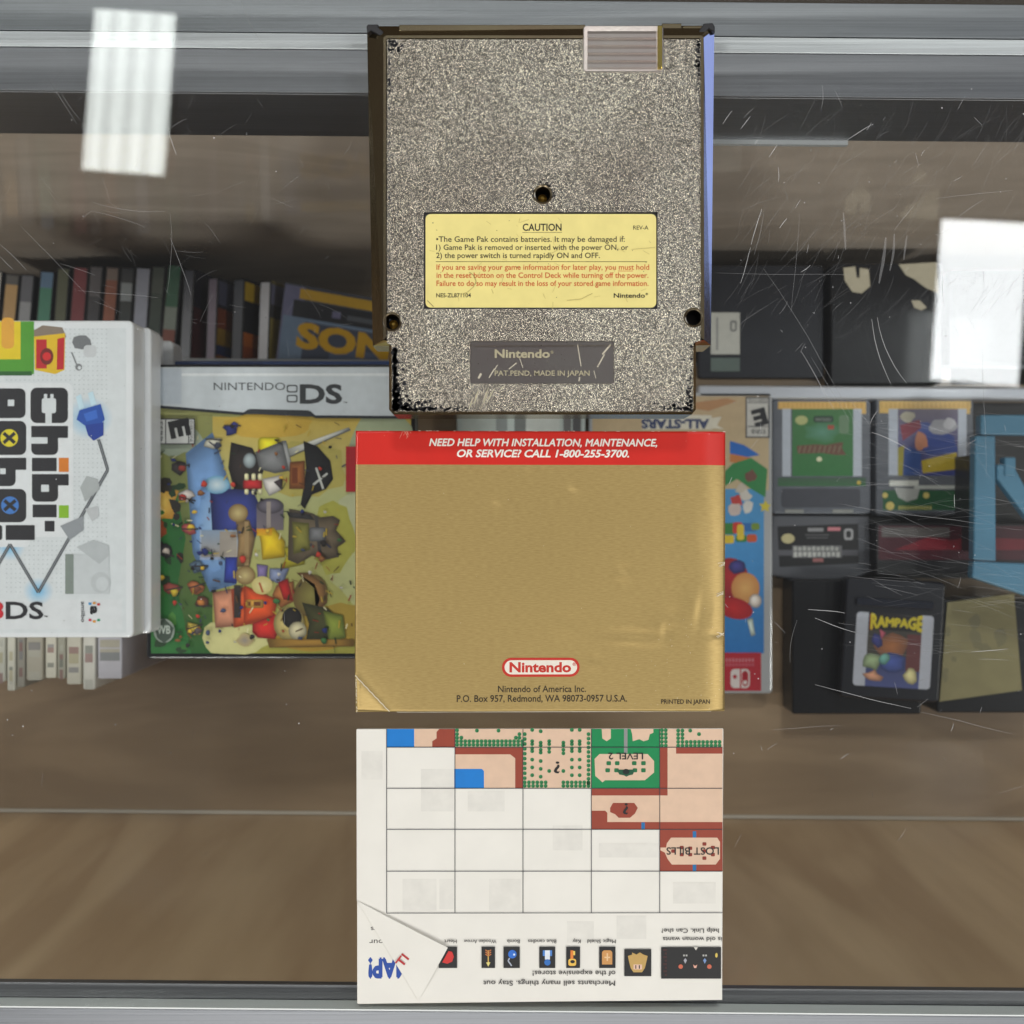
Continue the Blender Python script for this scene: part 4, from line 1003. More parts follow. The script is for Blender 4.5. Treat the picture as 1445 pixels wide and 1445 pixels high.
# crown ring without a wearer
a.sh([(408, 718), (440, 724), (452, 730), (470, 728), (480, 734), (474, 748), (488, 764), (476, 772), (478, 786), (458, 790), (440, 784), (420, 796), (406, 790)], C(110, 96, 78)); a.sh([(412, 736), (436, 738), (438, 776), (414, 782)], C(132, 128, 60)); a.line([(446, 728), (452, 786)], 5, C(70, 66, 66)); a.sh(rrect(436, 744, 460, 764, 4), C(120, 120, 124)); a.sh([(404, 722), (438, 726), (444, 734), (408, 730)], C(52, 50, 52))
a.sh([(362, 796), (378, 798), (376, 816), (364, 818)], C(120, 104, 150)); a.sh([(380, 802), (408, 802), (398, 826), (380, 818)], C(130, 140, 172))
# red and orange bricks, scroll of brass, green cone
a.sh([(300, 836), (332, 830), (332, 884), (304, 886)], C(206, 140, 110)); a.sh([(326, 832), (346, 828), (386, 846), (384, 874), (330, 886)], C(206, 84, 40)); a.sh([(344, 826), (392, 846), (386, 872), (344, 880)], C(212, 78, 34)); a.rect(330, 826, 340, 872, C(52, 44, 40))
a.sh(rrect(347, 846, 372, 858, 2), C(186, 140, 60)); a.rect(350, 849, 354, 855, C(110, 60, 30)); a.rect(358, 849, 368, 855, C(110, 60, 30))
a.sh([(356, 880), (390, 866), (396, 884), (388, 902), (364, 900), (356, 892)], C(192, 40, 34)); a.fan(ell(370, 826, 15, 13, 18), C(232, 222, 160), C(206, 190, 120)); a.line([(366, 822), (371, 836)], 3, C(180, 90, 50))
a.sh([(390, 826), (414, 820), (416, 848), (396, 858), (384, 840)], C(176, 110, 60)); a.sh([(392, 822), (406, 816), (414, 848), (400, 846)], C(170, 30, 30))
a.fan(ell(438, 840, 24, 30, 20, 15), C(150, 142, 74), C(110, 88, 48)); a.sh([(418, 808), (436, 808), (458, 824), (462, 850), (446, 866), (452, 846), (444, 824)], C(140, 100, 56))
a.sh(ell(408, 880, 22, 24, 20), C(196, 176, 110)); a.sh(ell(412, 872, 14, 15, 18), C(32, 28, 28)); a.sh(ell(420, 890, 13, 13, 18), C(206, 196, 160)); a.sh([(426, 850), (462, 858), (484, 876), (480, 904), (432, 902), (436, 880)], C(66, 66, 36)); a.sh([(456, 862), (484, 868), (488, 900), (464, 906)], C(128, 140, 56))
a.sh([(376, 902), (500, 902), (500, 912), (380, 914)], C(160, 120, 50)); a.fan(blob(345, 904, 12, 10, 12, .2), C(150, 140, 134), C(190, 170, 120))
# small far shapes in the field
for (x, y, c1, c2) in [(252, 660, (56, 50, 50), (150, 60, 50)), (262, 700, (206, 196, 190), (180, 50, 44)), (266, 745, (170, 80, 80), (220, 180, 60)), (232, 778, (44, 40, 46), (206, 190, 180)), (280, 800, (90, 110, 130), (70, 84, 100)), (244, 830, (150, 70, 60), (222, 190, 60)), (276, 828, (170, 100, 60), (120, 70, 50)), (286, 850, (100, 60, 44), (190, 120, 60)), (272, 888, (206, 180, 80), (90, 80, 80)), (326, 606, (40, 46, 110), (60, 60, 130)), (300, 626, (200, 196, 180), (60, 64, 80))]:
    a.sh(blob(x, y, 11, 9, 9, .35), C(*c1)); a.sh(blob(x + rnd.uniform(-4, 8), y + rnd.uniform(-6, 6), 6, 5, 7, .3), C(*c2)); a.line([(x - 10, y + rnd.uniform(-8, 8)), (x + 14, y + rnd.uniform(-8, 8))], 2, C(60, 54, 54))
for _ in range(170):
    x, y = rnd.uniform(216, 500), rnd.uniform(592, 918); an = rnd.uniform(0, 360); L_ = rnd.uniform(3, 11)
    a.line([(x, y), (x + L_ * math.cos(R(an)), y + L_ * math.sin(R(an)))], rnd.uniform(.8, 2.2), C(*rnd.choice(((30, 26, 24), (236, 226, 180), (90, 60, 30), (200, 170, 60), (60, 64, 90), (36, 60, 34), (150, 50, 36)))))
a.rect(488, 630, 580, 694, C(172, 28, 40))
# banner
a.rect(211, 518, 582, 524, C(206, 210, 214)); a.poly([(213, 520), (580, 520), (580, 588), (444, 587), (436, 580), (352, 578), (344, 583), (213, 572)], C(206, 212, 218))
a.line([(213, 573), (344, 584), (352, 579), (436, 581), (444, 588), (580, 589)], 4, C(40, 44, 50)); a.poly([(346, 584), (353, 578.5), (435, 580.5), (443, 588)], C(52, 54, 60)); a.grad(256, 527, 580, 531, C(240, 242, 244), C(222, 226, 230)); a.rect(213, 520, 256, 570, C(196, 204, 214))
nk = C(72, 74, 78)
a.text('NINTENDO', 301.5, 550.5, 101, 10.5, nk, bold=.002)
for y0, y1 in ((543, 554), (557, 568)):
    a.poly(rrect(404.5, y0, 420, y1, 3), nk); a.poly(rrect(406.5, y0 + 2, 418, y1 - 2, 2), C(206, 212, 218))
a.text('DS', 423, 568.5, 60, 25, C(58, 60, 64), bold=.035); a.text('™', 484, 570, 6, 3, nk)
for _ in range(70):
    x, y = (rnd.uniform(218, 300), rnd.uniform(640, 916)) if rnd.random() < .55 else (rnd.uniform(300, 490), rnd.uniform(596, 912))
    r_ = rnd.uniform(2.2, 5)
    a.sh(blob(x, y, r_, r_ * rnd.uniform(.5, 1.2), 7, .3), C(*rnd.choice(((40, 34, 34), (190, 60, 44), (220, 180, 60), (70, 80, 110), (206, 200, 190), (60, 110, 60), (140, 90, 50), (36, 48, 110)))))
# age mark
a.rect(220.5, 590.5, 275, 627, C(56, 56, 60)); a.rect(222, 592, 273.5, 625.5, C(206, 206, 204)); a.rect(233, 592, 234.5, 625.5, C(56, 56, 60)); a.rect(265.5, 592, 267, 625.5, C(56, 56, 60))
a.text('E', 238.5, 595, 25, 25, C(30, 30, 34), ang=78, bold=.06); a.text('ESRB', 223.5, 595, 28, 6, C(70, 70, 74), ang=90); a.text('EVERYONE', 268, 594, 30, 4, C(70, 70, 74), ang=90)
# studio shield
a.poly(ell(231.5, 890, 15, 17, 24), C(150, 160, 150)); a.poly([(218, 886), (231, 872), (245, 886), (241, 900), (231.5, 908), (222, 900)], C(70, 84, 74)); a.text('WB', 221.5, 894, 19, 11, C(190, 200, 190), bold=.03)
a.build('cover_art', M['ink_gloss'], t)
def flat_case(label, group, rc, zt, m, th=13.4):
    t = thing('game_case', label, 'game case', W((rc[0] + rc[2]) / 2, (rc[1] + rc[3]) / 2, zt - th), group)
    case_box(t, 'shell', rc, zt, th, m, 6); return t
flat_case('blue topped game case lying right under the case with the silver banner', 'handheld game cases under the booklet', (226, 509, 574, 900), zd - 14.2, mat('deep blue plastic', C(40, 70, 130), .35, coat=.3))
t = flat_case('case with white upper edge, third down in the banner stack', 'handheld game cases under the booklet', (238, 510, 566, 888), zd - 28.2, M['white_plastic'])
t0 = flat_case('dark game case low in the stack below the silver banner case', 'dark cases at the bottom of the banner stack', (246, 522, 556, 870), zd - 42.4, M['dark_plastic'])
for i in range(1, 5):
    c = t0.copy(); COL.objects.link(c); c.location.z -= 14.0 * MM * i
    for ch in t0.children:
        d = ch.copy(); COL.objects.link(d); d.parent = c
if True:   # last one rests on the shelf; the shelf lies a little lower than the stack's foot
    pass

# --- row of cases standing and fallen at the back
zq = -225.0
def px2(x, y, z=zq): return W(x, y, z)
rowg = 'game cases in the row along the back panel'
def leaning_case(label, x0, ytop, thick, lean, turn, spine, cover=None, length=190, width=135, shell=None, title=None):
    """spine edge upwards; lean 0 = upright, 90 = lying flat with its cover up"""
    p = px2(x0, ytop); t = thing('game_case', label, 'game case', p, rowg)
    t.location = (0, 0, 0)
    def emit(name, mb, m, bevel=0):
        o = mb.build(name, m, t, bevel=bevel); return o
    b = MB(); b.box(0, -length, -width, thick, 0, 0)
    emit('shell', b, shell or M['dark_plastic'], .8)
    s = MB(); y = -1.0; tot = sum(k for k, _ in spine)
    for k, c in spine:
        y1 = y - (length - 2) * k / tot; s.face([(1.2, y1, .06), (thick - 1.2, y1, .06), (thick - 1.2, y, .06), (1.2, y, .06)], C(*c)); y = y1
    emit('spine_insert', s, M['ink_gloss'])
    if cover:
        s = MB(); dx = thick + .06; k = 0
        for (w0, w1, l0, l1, c) in cover:
            k += .02
            s.face([(dx + k, -l0, -w0), (dx + k, -l1, -w0), (dx + k, -l1, -w1), (dx + k, -l0, -w1)], C(*c))
        if title:
            for (tt, l, w0_, wd, cap, col) in title:
                vs, fs, ww = glyphs(tt, .05, 0, 1.0)
                for f in fs: s.face([(dx + k + .03, -l + vs[i][1] * cap / CAP, -w0_ - vs[i][0] * wd / ww) for i in f], C(*col))
        emit('cover_art', s, M['ink_gloss'])
    t.location = Vector(p) * MM; t.rotation_mode = 'XYZ'
    t.rotation_euler = (Matrix.Rotation(R(turn), 3, 'Z') @ Matrix.Rotation(R(-lean), 3, 'Y')).to_euler()
    return t
G = (110, 112, 116)
row = [('cream and pale grey', -14, 381, 8, [(1, (206, 200, 190)), (2, (170, 168, 160))]),
       ('tan orange', 7, 385, 9.5, [(.5, (90, 86, 84)), (2, (190, 150, 96)), (3, (160, 126, 90))]),
       ('silver grey with a round mark', 29, 386, 9, [(1, (96, 96, 104)), (1, (150, 150, 154)), (2, (176, 178, 176))]),
       ('teal green', 56, 381, 9.5, [(.7, (90, 120, 150)), (3, (66, 130, 106)), (1, (60, 120, 110))]),
       ('olive green', 80, 377, 8.5, [(2, (84, 86, 62)), (2, (66, 70, 54))]),
       ('dark red', 103, 375, 10, [(4, (120, 40, 48))]),
       ('charcoal with white specks', 126, 374, 9, [(1, (96, 90, 94)), (1, (60, 58, 64)), (.6, (150, 150, 150)), (1, (60, 60, 66))]),
       ('black and orange', 149, 375, 9, [(.4, (150, 130, 120)), (2, (170, 96, 66)), (1, (70, 60, 60))]),
       ('black with white disc', 170, 376, 9, [(.4, (60, 62, 68)), (.5, (176, 184, 190)), (2, (52, 60, 60))]),
       ('white', 191, 376, 10, [(4, (190, 194, 214))]),
       ('dark green grey', 214, 374, 9, [(1, (86, 96, 86)), (2, (60, 76, 66)), (1, (110, 120, 110))]),
       ('green white and red', 236, 372, 9.5, [(2, (50, 112, 82)), (1.1, (150, 160, 150)), (2, (150, 84, 68))])]
for i, (nm, x, y, th, sp_) in enumerate(row):
    k = 190 / sum(q for q, _ in sp_)
    sp2 = [(q, c) for q, c in sp_]; sp2[-1] = (sp2[-1][0] + sum(q for q, _ in sp_) * 2.0, sp2[-1][1])
    leaning_case(f'{nm} spined game case standing upright along the back panel', x, y, th, 0 + i * .15, -4.5 + rnd.uniform(-1, 1), sp2)
leaning_case('navy and maroon game case leaning next to the green white and red spine', 259, 380, 8, 14, -3, [(1, (40, 40, 66))], [(0, 135, 0, 22, (46, 44, 70)), (0, 135, 22, 60, (110, 50, 56)), (0, 135, 60, 190, (60, 46, 66))])
leaning_case('purple spined game case with orange and yellow cover leaning at the back', 293, 392, 8, 20, -2, [(1, (120, 104, 126)), (3, (150, 110, 90))],
    [(0, 135, 0, 190, (60, 60, 70)), (0, 135, 2, 16, (110, 112, 140)), (0, 135, 18, 30, (160, 84, 50)), (0, 135, 30, 40, (190, 150, 50)), (0, 135, 40, 46, (60, 76, 130)), (0, 135, 46, 70, (190, 120, 40))])
leaning_case('game case with yellow top band and orange flame cover leaning in the back row', 329, 394, 9, 24, -2, [(1, (70, 76, 90)), (2, (90, 92, 96))],
    [(0, 135, 0, 190, (36, 36, 42)), (0, 135, 2, 13, (206, 170, 40)), (0, 135, 32, 40, (200, 110, 40)), (0, 135, 40, 50, (180, 90, 40)), (10, 30, 46, 56, (150, 170, 40)), (0, 135, 56, 70, (40, 40, 40))])
leaning_case('white spined game case with sand coloured cover leaning in the back row', 366, 397, 9, 24, -2, [(4, (206, 206, 214))],
    [(0, 135, 0, 190, (120, 110, 70)), (0, 135, 2, 14, (110, 110, 140)), (0, 135, 14, 22, (70, 70, 80)), (0, 135, 22, 80, (150, 136, 80))])
leaning_case('fallen game case with black and gold cover and big yellow letters', 402, 402, 8, 74, -7, [(4, (170, 160, 66))],
    [(0, 135, 0, 190, (60, 66, 80)), (0, 12, 1, 60, (108, 108, 140)), (9, 135, 2, 8, (196, 154, 34)), (6, 135, 9, 19, (34, 36, 44)), (1, 135, 19, 66, (110, 130, 156)), (14, 135, 21, 80, (64, 72, 92)), (30, 135, 33, 80, (84, 96, 124)), (29, 34, 12, 16, (110, 108, 140)), (38, 70, 13, 16, (84, 88, 96))],
    title=[('SONIC', 36, 10, 82, 13.5, (206, 158, 20))])

# --- dark boxes at the back, right
def plain_box(name, label, cat, rc, z0, z1, m, group=None, r=3, bevel=1.0):
    t = thing(name, label, cat, W((rc[0] + rc[2]) / 2, (rc[1] + rc[3]) / 2, z0), group)
    b = MB(); b.prism(wpoly(rrect(*rc, r, 4), z1), z0, z1); b.build('casing', m, t, bevel=bevel, seg=3); return t
t = plain_box('plastic_case', 'dark grey plastic case with a small white sticker near its edge', 'plastic case', (985, 374, 1163, 534), DK, -196, M['grey_dark'], r=6)
a = Art(-196 + .1); a.rect(1003, 441, 1044, 500, C(196, 196, 190)); a.poly(rrect(1030, 452, 1040, 468, 4), C(130, 130, 130)); a.poly(rrect(1033, 455, 1037, 465, 2), C(196, 196, 190)); a.line([(1012, 448), (1012, 494)], 3, C(150, 150, 150)); a.rect(1003, 505, 1044, 524, C(96, 110, 106)); a.build('price_sticker', M['ink'], t)
t = plain_box('plastic_case', 'black plastic case with uneven cream patches on its lid', 'plastic case', (1172, 371, 1330, 542), DK, -190, M['dark_plastic'], r=6)
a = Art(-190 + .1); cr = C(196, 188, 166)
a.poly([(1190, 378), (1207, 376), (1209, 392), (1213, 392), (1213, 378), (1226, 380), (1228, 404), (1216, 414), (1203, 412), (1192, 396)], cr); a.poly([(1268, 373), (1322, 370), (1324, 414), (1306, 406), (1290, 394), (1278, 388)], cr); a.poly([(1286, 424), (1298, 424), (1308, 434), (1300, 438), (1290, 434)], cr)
a.build('cream_patch', M['ink'], t)  # flat uneven cream patches drawn on the lid
plain_box('plastic_case', 'black plastic case at the far end beyond the cream patches', 'plastic case', (1338, 380, 1500, 545), DK, -200, M['dark_plastic'], r=6)
t = thing('shelf_divider', 'pale metal strip lying on the shelf above the small cartridges', 'shelf strip', W(1225, 553, SH))
b = MB(); p = [W(*q, SH + 12)[:2] for q in [(985, 562), (1470, 564), (1470, 546), (985, 543)]]; b.prism(p, SH + .2, SH + 12); b.build('strip', mat('satin pale strip', C(196, 200, 210), .3, .3, coat=.5), t, bevel=1.5, seg=3)
t = thing('metal_strip', 'thin bright sliding door edge high on the back panel', 'metal strip', W(1100, 196, -48))
b = MB(); b.prism([rot((x, y))[:2] for x, y in ((-40, 151.2), (136, 151.2), (136, 153.3), (-40, 153.3))], -49.6, -47.5); b.build('edge', mat('bright edge', C(225, 228, 230), .3, .6), t)

# --- tall card box with printed front (upside down)
zs = -188.0
t = thing('game_case', 'tall clear game case with blue and tan printed cover beside the booklet edge', 'game case', W(960, 765, SH))
case_box(t, 'shell', (831, 553, 1090, 979), zs, 11.4, M['clear_plastic'], 5)
a = Art(zs + .03)
a.grad(836, 559, 1085, 692, C(196, 172, 138), C(206, 186, 150)); a.grad(834, 690, 1078, 922, C(84, 160, 216), C(40, 120, 196)); 
a.poly([(906, 584), (1004, 586), (1006, 606), (906, 606)], C(226, 220, 204)); a.poly([(1004, 590), (1018, 588), (1012, 600), (1022, 606), (1004, 604)], C(226, 220, 204)); a.poly([(950, 572), (1026, 562), (1040, 566), (1000, 580)], C(186, 140, 100))
a.text('ALL-STARS', 1001, 592, 96, 12, C(52, 66, 110), ang=180, bold=.05)
a.rect(1052, 560, 1086, 618, C(60, 60, 66)); a.rect(1054, 562, 1084, 616, C(206, 204, 200)); a.rect(1055, 568, 1083, 569, C(80, 80, 84)); a.text('EVERYONE', 1082, 563, 26, 4.2, C(60, 60, 66), ang=180); a.text('E', 1079, 576, 20, 21, C(34, 34, 40), ang=165, bold=.06); a.rect(1055, 601, 1083, 602.5, C(80, 80, 84)); a.text('ESRB', 1080, 606, 20, 6, C(70, 70, 74), ang=180)
a.poly([(1030, 622), (1050, 628), (1072, 642), (1050, 646), (1030, 640)], C(40, 110, 200)); a.poly([(1030, 640), (1060, 646), (1050, 654), (1030, 652)], C(206, 130, 70))
a.poly([(1016, 672), (1034, 654), (1060, 646), (1083, 662), (1080, 702), (1060, 690), (1040, 676), (1016, 690)], C(56, 140, 80))
for (x, y, c) in [(1046, 690, (206, 196, 180)), (1040, 706, (200, 70, 66)), (1052, 700, (220, 214, 206)), (1036, 718, (214, 196, 190)), (1056, 716, (226, 224, 220)), (1060, 672, (120, 80, 70))]: a.poly(blob(x, y, 8, 9, 9, .3), C(*c))
a.poly([(1080, 706), (1084, 712), (1088, 712), (1084, 717), (1085, 722), (1079, 719), (1074, 722), (1075, 715), (1071, 711), (1077, 711)], C(222, 206, 70))
for (x, y, w_, h_, c) in [(1014, 738, 24, 16, (60, 130, 60)), (1034, 737, 14, 16, (206, 60, 50)), (1046, 738, 22, 12, (50, 110, 180)), (1018, 755, 18, 12, (220, 190, 50)), (1038, 755, 16, 10, (60, 130, 60)), (1054, 754, 14, 11, (206, 90, 50)), (1040, 740, 10, 22, (226, 196, 60)), (1060, 738, 12, 10, (120, 150, 60))]: a.poly(rrect(x, y, x + w_, y + h_, 3, 2), C(*c))
# plain round shapes in the cover's colours
a.fan(ell(1030, 815, 26, 28, 20), C(180, 40, 46), C(150, 34, 44)); a.sh(blob(1040, 800, 12, 10, 10, .15), C(60, 56, 120)); a.fan(ell(1052, 830, 20, 22, 20), C(232, 180, 110), C(206, 140, 80)); a.fan(ell(1036, 858, 27, 15, 20, 15), C(206, 40, 44), C(170, 30, 40)); a.sh(ell(1066, 848, 9, 10, 14), C(226, 214, 206)); a.sh([(1054, 874), (1062, 872), (1066, 896), (1060, 898)], C(200, 214, 206))
a.rect(834, 921, 1074, 975, C(186, 34, 52)); 
for k in range(9): a.rect(1024 + k * 4.6, 929, 1027 + k * 4.6, 934, C(206, 120, 132)); a.rect(1024 + k * 4.6, 936, 1027.4 + k * 4.6, 940, C(196, 90, 106))
a.up()
a.poly(rrect(1031, 944, 1058, 971, 6), C(226, 216, 214)); a.rect(1044, 943, 1046, 972, C(186, 34, 52)); a.poly(rrect(1047, 946.5, 1056, 968.5, 5), C(186, 34, 52)); a.poly(ell(1051.5, 963, 3, 3, 10), C(226, 216, 214)); a.poly(ell(1037, 955, 3, 3, 10), C(186, 34, 52))
a.build('cover_art', M['ink_gloss'], t)

t = thing('game_case', 'pale grey green game case seen in the gap between cartridge and booklet', 'game case', W(735, 660, SH))
case_box(t, 'shell', (644, 556, 826, 800), -186, 13.4, mat('pale green plastic', C(186, 196, 194), .4, coat=.3), 5)
a = Art(-185.95)
for x0, x1, c in ((652, 700, (196, 204, 200)), (700, 716, (150, 156, 156)), (726, 742, (120, 124, 124)), (742, 790, (206, 210, 206)), (795, 806, (120, 118, 120)), (808, 820, (96, 96, 100))): a.rect(x0, 560, x1, 796, C(*c))
a.build('cover_art', M['ink_gloss'], t)
# --- small cartridges
zc = -192.0
def cart_body(t, rc, m, zt=zc, r=5): return case_box(t, 'shell', rc, zt, abs(SH) + zt - .3, m, r, .8)
M['clear_smoke'] = mat('smoky clear plastic', C(104, 108, 118), .25, coat=.5, var=.12)
cg = 'small handheld cartridges lying on the shelf'
t = thing('small_cartridge', 'smoky clear cartridge with gold contacts and green label', 'small cartridge', W(1160, 640, SH), cg)
cart_body(t, (1090, 564, 1229, 725), M['clear_smoke'])
a = Art(zc + .05)
a.rect(1098, 567, 1222, 577, C(232, 190, 110)); a.rect(1215, 576, 1222, 584, C(232, 190, 110)); a.rect(1104, 577, 1116, 672, C(190, 198, 212)); a.rect(1204, 577, 1216, 672, C(190, 198, 212))
a.grad(1118, 577, 1204, 672, C(70, 122, 72), C(54, 120, 66)); a.fan(blob(1160, 610, 24, 16, 14, .2), C(96, 150, 130), C(70, 126, 84)); a.poly(ell(1131, 593, 9, 6.5, 14), C(186, 190, 130)); a.poly(rrect(1148, 587, 1176, 596, 3), C(40, 60, 52)); a.text('NINTENDO', 1151, 594, 22, 4, C(150, 160, 150)); a.rect(1168, 600, 1177, 606, C(170, 80, 60)); a.poly(rrect(1184, 586, 1198, 612, 4), C(110, 140, 110))
a.poly([(1124, 629), (1138, 628), (1150, 627), (1166, 628), (1180, 625), (1190, 624), (1188, 632), (1194, 642), (1178, 642), (1160, 639), (1140, 640), (1126, 640)], C(112, 78, 62))
for k in range(9): a.line([(1127 + k * 7, 639), (1130 + k * 7, 629)], 2, C(134, 118, 96)); a.poly(ell(1156, 648, 4, 3.5, 10), C(226, 226, 190)); a.grad(1098, 674, 1222, 686, C(70, 96, 80), C(60, 110, 70)); a.poly(ell(1212, 681, 3, 3, 10), C(206, 180, 80))
a.poly(rrect(1103, 690, 1214, 716, 4), C(70, 72, 82)); a.rect(1108, 719, 1134, 724, C(150, 152, 150)); a.rect(1175, 719, 1204, 724, C(150, 152, 150))
for k in range(20): a.line([(1100 + k * 6.1, 568), (1100 + k * 6.1, 576)], 1, C(206, 160, 84))
a.build('label', M['ink_gloss'], t)
t = thing('small_cartridge', 'smoky clear cartridge with gold contacts and blue and yellow label', 'small cartridge', W(1305, 640, SH), cg)
cart_body(t, (1236, 562, 1374, 728), M['clear_smoke'])
a = Art(zc + .05)
a.rect(1241, 566, 1370, 577, C(236, 196, 112)); a.rect(1241, 576, 1254, 583, C(236, 196, 112)); a.rect(1362, 576, 1369, 584, C(236, 196, 112)); a.rect(1254, 577, 1267, 671, C(196, 204, 220)); a.rect(1352, 577, 1364, 671, C(196, 204, 220))
a.grad(1267, 577, 1352, 671, C(120, 110, 130), C(66, 76, 150)); a.poly([(1290, 596), (1310, 596), (1346, 616), (1352, 640), (1310, 642), (1296, 626)], C(64, 84, 160)); a.poly(blob(1281, 588, 10, 8, 10, .15), C(196, 190, 170)); a.poly([(1270, 600), (1298, 592), (1300, 604), (1274, 622)], C(140, 50, 70)); a.poly(blob(1300, 622, 9, 14, 12, .2), C(206, 140, 110)); a.poly([(1270, 640), (1284, 630), (1300, 640), (1298, 671), (1268, 671)], C(60, 90, 160)); a.poly([(1300, 650), (1350, 638), (1352, 662), (1302, 668)], C(206, 180, 50)); a.poly(blob(1330, 602, 22, 10, 12, .2), C(170, 170, 180)); a.poly(blob(1340, 598, 8, 8, 10, .2), C(206, 206, 214)); a.poly([(1267, 632), (1276, 628), (1274, 671), (1267, 671)], C(170, 160, 60))
a.rect(1246, 692, 1350, 720, C(40, 96, 60)); a.rect(1255, 678, 1296, 686, C(226, 228, 222)); a.rect(1290, 685, 1352, 690, C(206, 210, 206)); a.poly([(1262, 688), (1298, 690), (1294, 704), (1280, 708), (1268, 702)], C(190, 192, 190))
for (x, y, r) in [(1249, 699, 4), (1307, 699, 4.5), (1256, 714, 6)]: a.poly(ell(x, y, r, r, 12), C(226, 206, 120))
for k in range(12): a.rect(1268 + k * 4, 714, 1270.5 + k * 4, 719, C(206, 196, 110))
for k in range(20): a.line([(1244 + k * 6.4, 568), (1244 + k * 6.4, 576)], 1, C(210, 166, 88))
a.build('label', M['ink_gloss'], t)
t = thing('small_cartridge', 'dark grey wide cartridge with black and silver label below the green one', 'small cartridge', W(1158, 775, SH), cg)
b = MB(); b.prism(wpoly([(1086, 812), (1110, 816), (1160, 820), (1210, 815), (1229, 808), (1227, 728), (1090, 727)], zc), SH + .2, zc); b.build('shell', M['grey_plastic'], t, bevel=1.0)
a = Art(zc + .05)
a.poly([(1097, 743), (1211, 739), (1212, 795), (1100, 800)], C(30, 30, 34)); a.poly(ell(1112, 760, 9.5, 7, 14), C(206, 196, 150)); a.rect(1140, 745, 1162, 750, C(150, 150, 154)); a.rect(1168, 744, 1186, 749, C(206, 130, 140)); a.poly(rrect(1191, 746, 1204, 762, 4), C(170, 170, 174)); a.poly(rrect(1194, 749, 1201, 759, 3), C(40, 40, 44)); a.rect(1098, 776, 1211, 784, C(96, 96, 104))
a.rect(1118, 770, 1188, 787, C(120, 120, 124)); 
for k in range(10): a.rect(1120 + k * 6.5, 771 + (k % 2), 1124.5 + k * 6.5, 777, C(190, 192, 188)); a.rect(1120 + k * 6.7, 779, 1124.8 + k * 6.7, 786 - (k % 3) * .6, C(206, 207, 204))
a.up(); a.rect(1147, 788, 1162, 793, C(170, 110, 110)); a.rect(1136, 754, 1170, 755.5, C(100, 100, 104)); a.rect(1138, 758, 1168, 759.5, C(100, 100, 104))
a.build('label', M['ink_gloss'], t)
# black cartridge on a black case
zb = -172.0
t = plain_box('plastic_case', 'long black plastic case lying under the black cartridge', 'plastic case', (1118, 818, 1300, 1008), SH + .2, zb - 9, M['dark_plastic'], r=4)
t = thing('small_cartridge', 'black cartridge with yellow lettered label tilted on a black case', 'small cartridge', W(1260, 903, zb - 8), cg)
def tl(x, y): # turned by 3.4 degrees about the cartridge's middle
    c, s = math.cos(R(3.4)), math.sin(R(3.4)); return (1260 + (x - 1260) * c - (y - 903) * s, 903 + (x - 1260) * s + (y - 903) * c)
b = MB(); b.prism(wpoly([tl(*q) for q in rrect(1190, 818, 1330, 988, 6)], zb), zb - 8.4, zb); b.build('shell', mat('navy black plastic', C(16, 18, 30), .3, coat=.3), t, bevel=1.2, seg=3)
b = MB(); q = [tl(*p) for p in rrect(1206, 846, 1316, 858, 4)]; b.prism(wpoly(q, zb + 1.6), zb, zb + 1.6); b.build('grip_ridge', mat('glossy black plastic', C(30, 34, 48), .12, coat=.6), t, bevel=.7)
a = Art(zb + .05); op = a.pz; a.pz = lambda x, y: W(*tl(x, y), a.z)
a.poly(rrect(1207, 866, 1316, 970, 5), C(196, 200, 214)); a.rect(1224, 866, 1300, 970, C(70, 66, 60)); a.grad(1224, 930, 1300, 970, C(60, 66, 110), C(80, 90, 150)); a.rect(1224, 866, 1300, 890, C(24, 20, 24)); a.rect(1226, 868, 1231, 890, C(170, 30, 40))
a.text('RAMPAGE', 1228, 884, 72, 11, C(226, 206, 40), bold=.06, flare=.9)
a.rect(1280, 894, 1300, 946, C(110, 54, 56)); a.fan(blob(1258, 912, 24, 18, 12, .15), C(190, 120, 70), C(130, 84, 60)); a.sh(blob(1238, 904, 9, 10, 9, .25), C(56, 60, 130)); a.sh([(1240, 888), (1250, 894), (1244, 904)], C(190, 90, 110)); a.sh(blob(1234, 934, 14, 12, 10, .3), C(150, 170, 130)); a.sh(blob(1262, 936, 20, 14, 10, .2), C(66, 84, 156)); a.sh(blob(1250, 930, 8, 8, 9, .2), C(110, 170, 160)); a.sh(blob(1288, 952, 10, 11, 10, .2), C(216, 206, 150)); a.sh(blob(1234, 956, 14, 8, 9, .3), C(206, 150, 120))
a.build('label', M['ink_gloss'], t)
t = thing('paper_note', 'square khaki paper note with faint pencil marks', 'paper note', W(1385, 915, SH))
zn = -176
b = MB(); b.prism(wpoly([(1326, 990), (1442, 974), (1431, 838), (1337, 850)], zn), zn - .4, zn); b.build('sheet', mat('khaki paper', C(150, 142, 104), .7, var=.08), t)
a = Art(zn + .05)
for (x, y, rx, ry) in [(1376, 876, 8, 11), (1378, 900, 9, 12), (1412, 900, 10, 12), (1338, 890, 4, 8), (1334, 952, 5, 9), (1388, 914, 12, 5), (1346, 930, 4, 4)]: a.poly(blob(x, y, rx, ry, 10, .3), C(134, 127, 93))
a.build('pencil_marks', M['ink'], t)
t = plain_box('plastic_case', 'flat black plastic case under the khaki note', 'plastic case', (1322, 846, 1480, 1006), SH + .2, zn - .8, M['dark_plastic'], r=4)
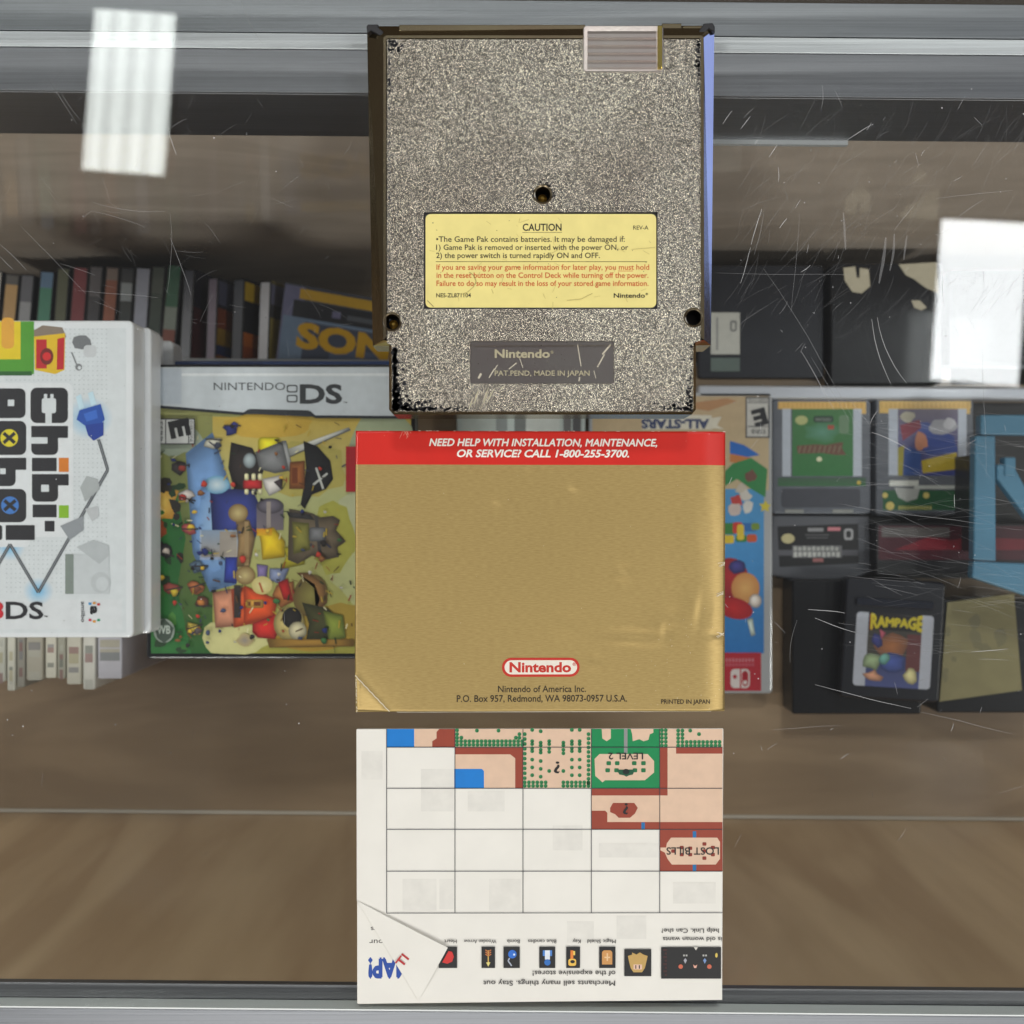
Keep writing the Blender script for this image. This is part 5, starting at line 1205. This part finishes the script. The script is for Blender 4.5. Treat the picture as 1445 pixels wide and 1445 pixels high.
t = plain_box('card_box', 'dark red and black card box behind the pale blue letter', 'card box', (1236, 738, 1480, 812), SH + .2, -184, mat('dark card', C(20, 20, 26), .4, coat=.15), r=2)
a = Art(-184 + .05); a.rect(1240, 742, 1470, 790, C(70, 20, 34)); a.rect(1244, 744, 1340, 758, C(96, 92, 92)); a.poly([(1262, 776), (1310, 758), (1340, 762), (1380, 758), (1470, 762), (1470, 776)], C(120, 24, 40)); a.build('printed_lid', M['ink_gloss'], t)
zl = -150.0
t = thing('blue_letter', 'pale blue board letter with a diagonal bar in a square border', 'sign letter', W(1420, 716, SH))
bm_ = mat('pale blue board', C(70, 118, 146), .4, coat=.3, var=.08, var_scale=30)
b = MB()
for pts in ([(1384, 585), (1500, 585), (1500, 615), (1384, 613)], [(1376, 614.5), (1405, 614.8), (1406, 792), (1374, 790)], [(1374, 791.5), (1406, 793.5), (1500, 797), (1500, 860), (1440, 838), (1372, 815)]):
    b.prism(wpoly(pts[::-1], zl), zl - 6, zl)
b.prism(wpoly([(1407, 655), (1430, 655), (1470, 730), (1452, 735), (1407, 675)][::-1], zl - .5), zl - 6, zl - .5)
b.prism(wpoly([(1418, 645), (1434, 645), (1434, 672), (1418, 672)][::-1], zl + .4), zl - 5.5, zl + .4)
b.build('letter_board', bm_, t, bevel=.8)
b = MB(); p = wpoly(rect(1390, 640, 1400, 780), zl - 8); b.prism(p, SH + .2, zl - 6.2); b.build('stand_foot', M['grey_dark'], t)
# thin black sheet, darkens the shelf under the small goods
t = thing('dark_sheet', 'thin black sheet on the shelf under the small cartridges and black cases', 'shelf mat', W(1300, 800, SH))
b = MB(); b.prism(wpoly(rrect(1094, 568, 1520, 816, 3, 2), SH), SH + .02, SH + .14); b.build('mat', mat('plain black sheet', C(34, 33, 35), .4, coat=.2, var=.1), t)

# ------------------------------------------------------------------ render settings
SC.view_settings.view_transform = 'Standard'; SC.view_settings.look = 'None'
SC.view_settings.exposure = 0; SC.view_settings.gamma = 1
SC.cycles.use_denoising = True
SC.cycles.max_bounces = 10; SC.cycles.transparent_max_bounces = 16; SC.cycles.sample_clamp_indirect = 6
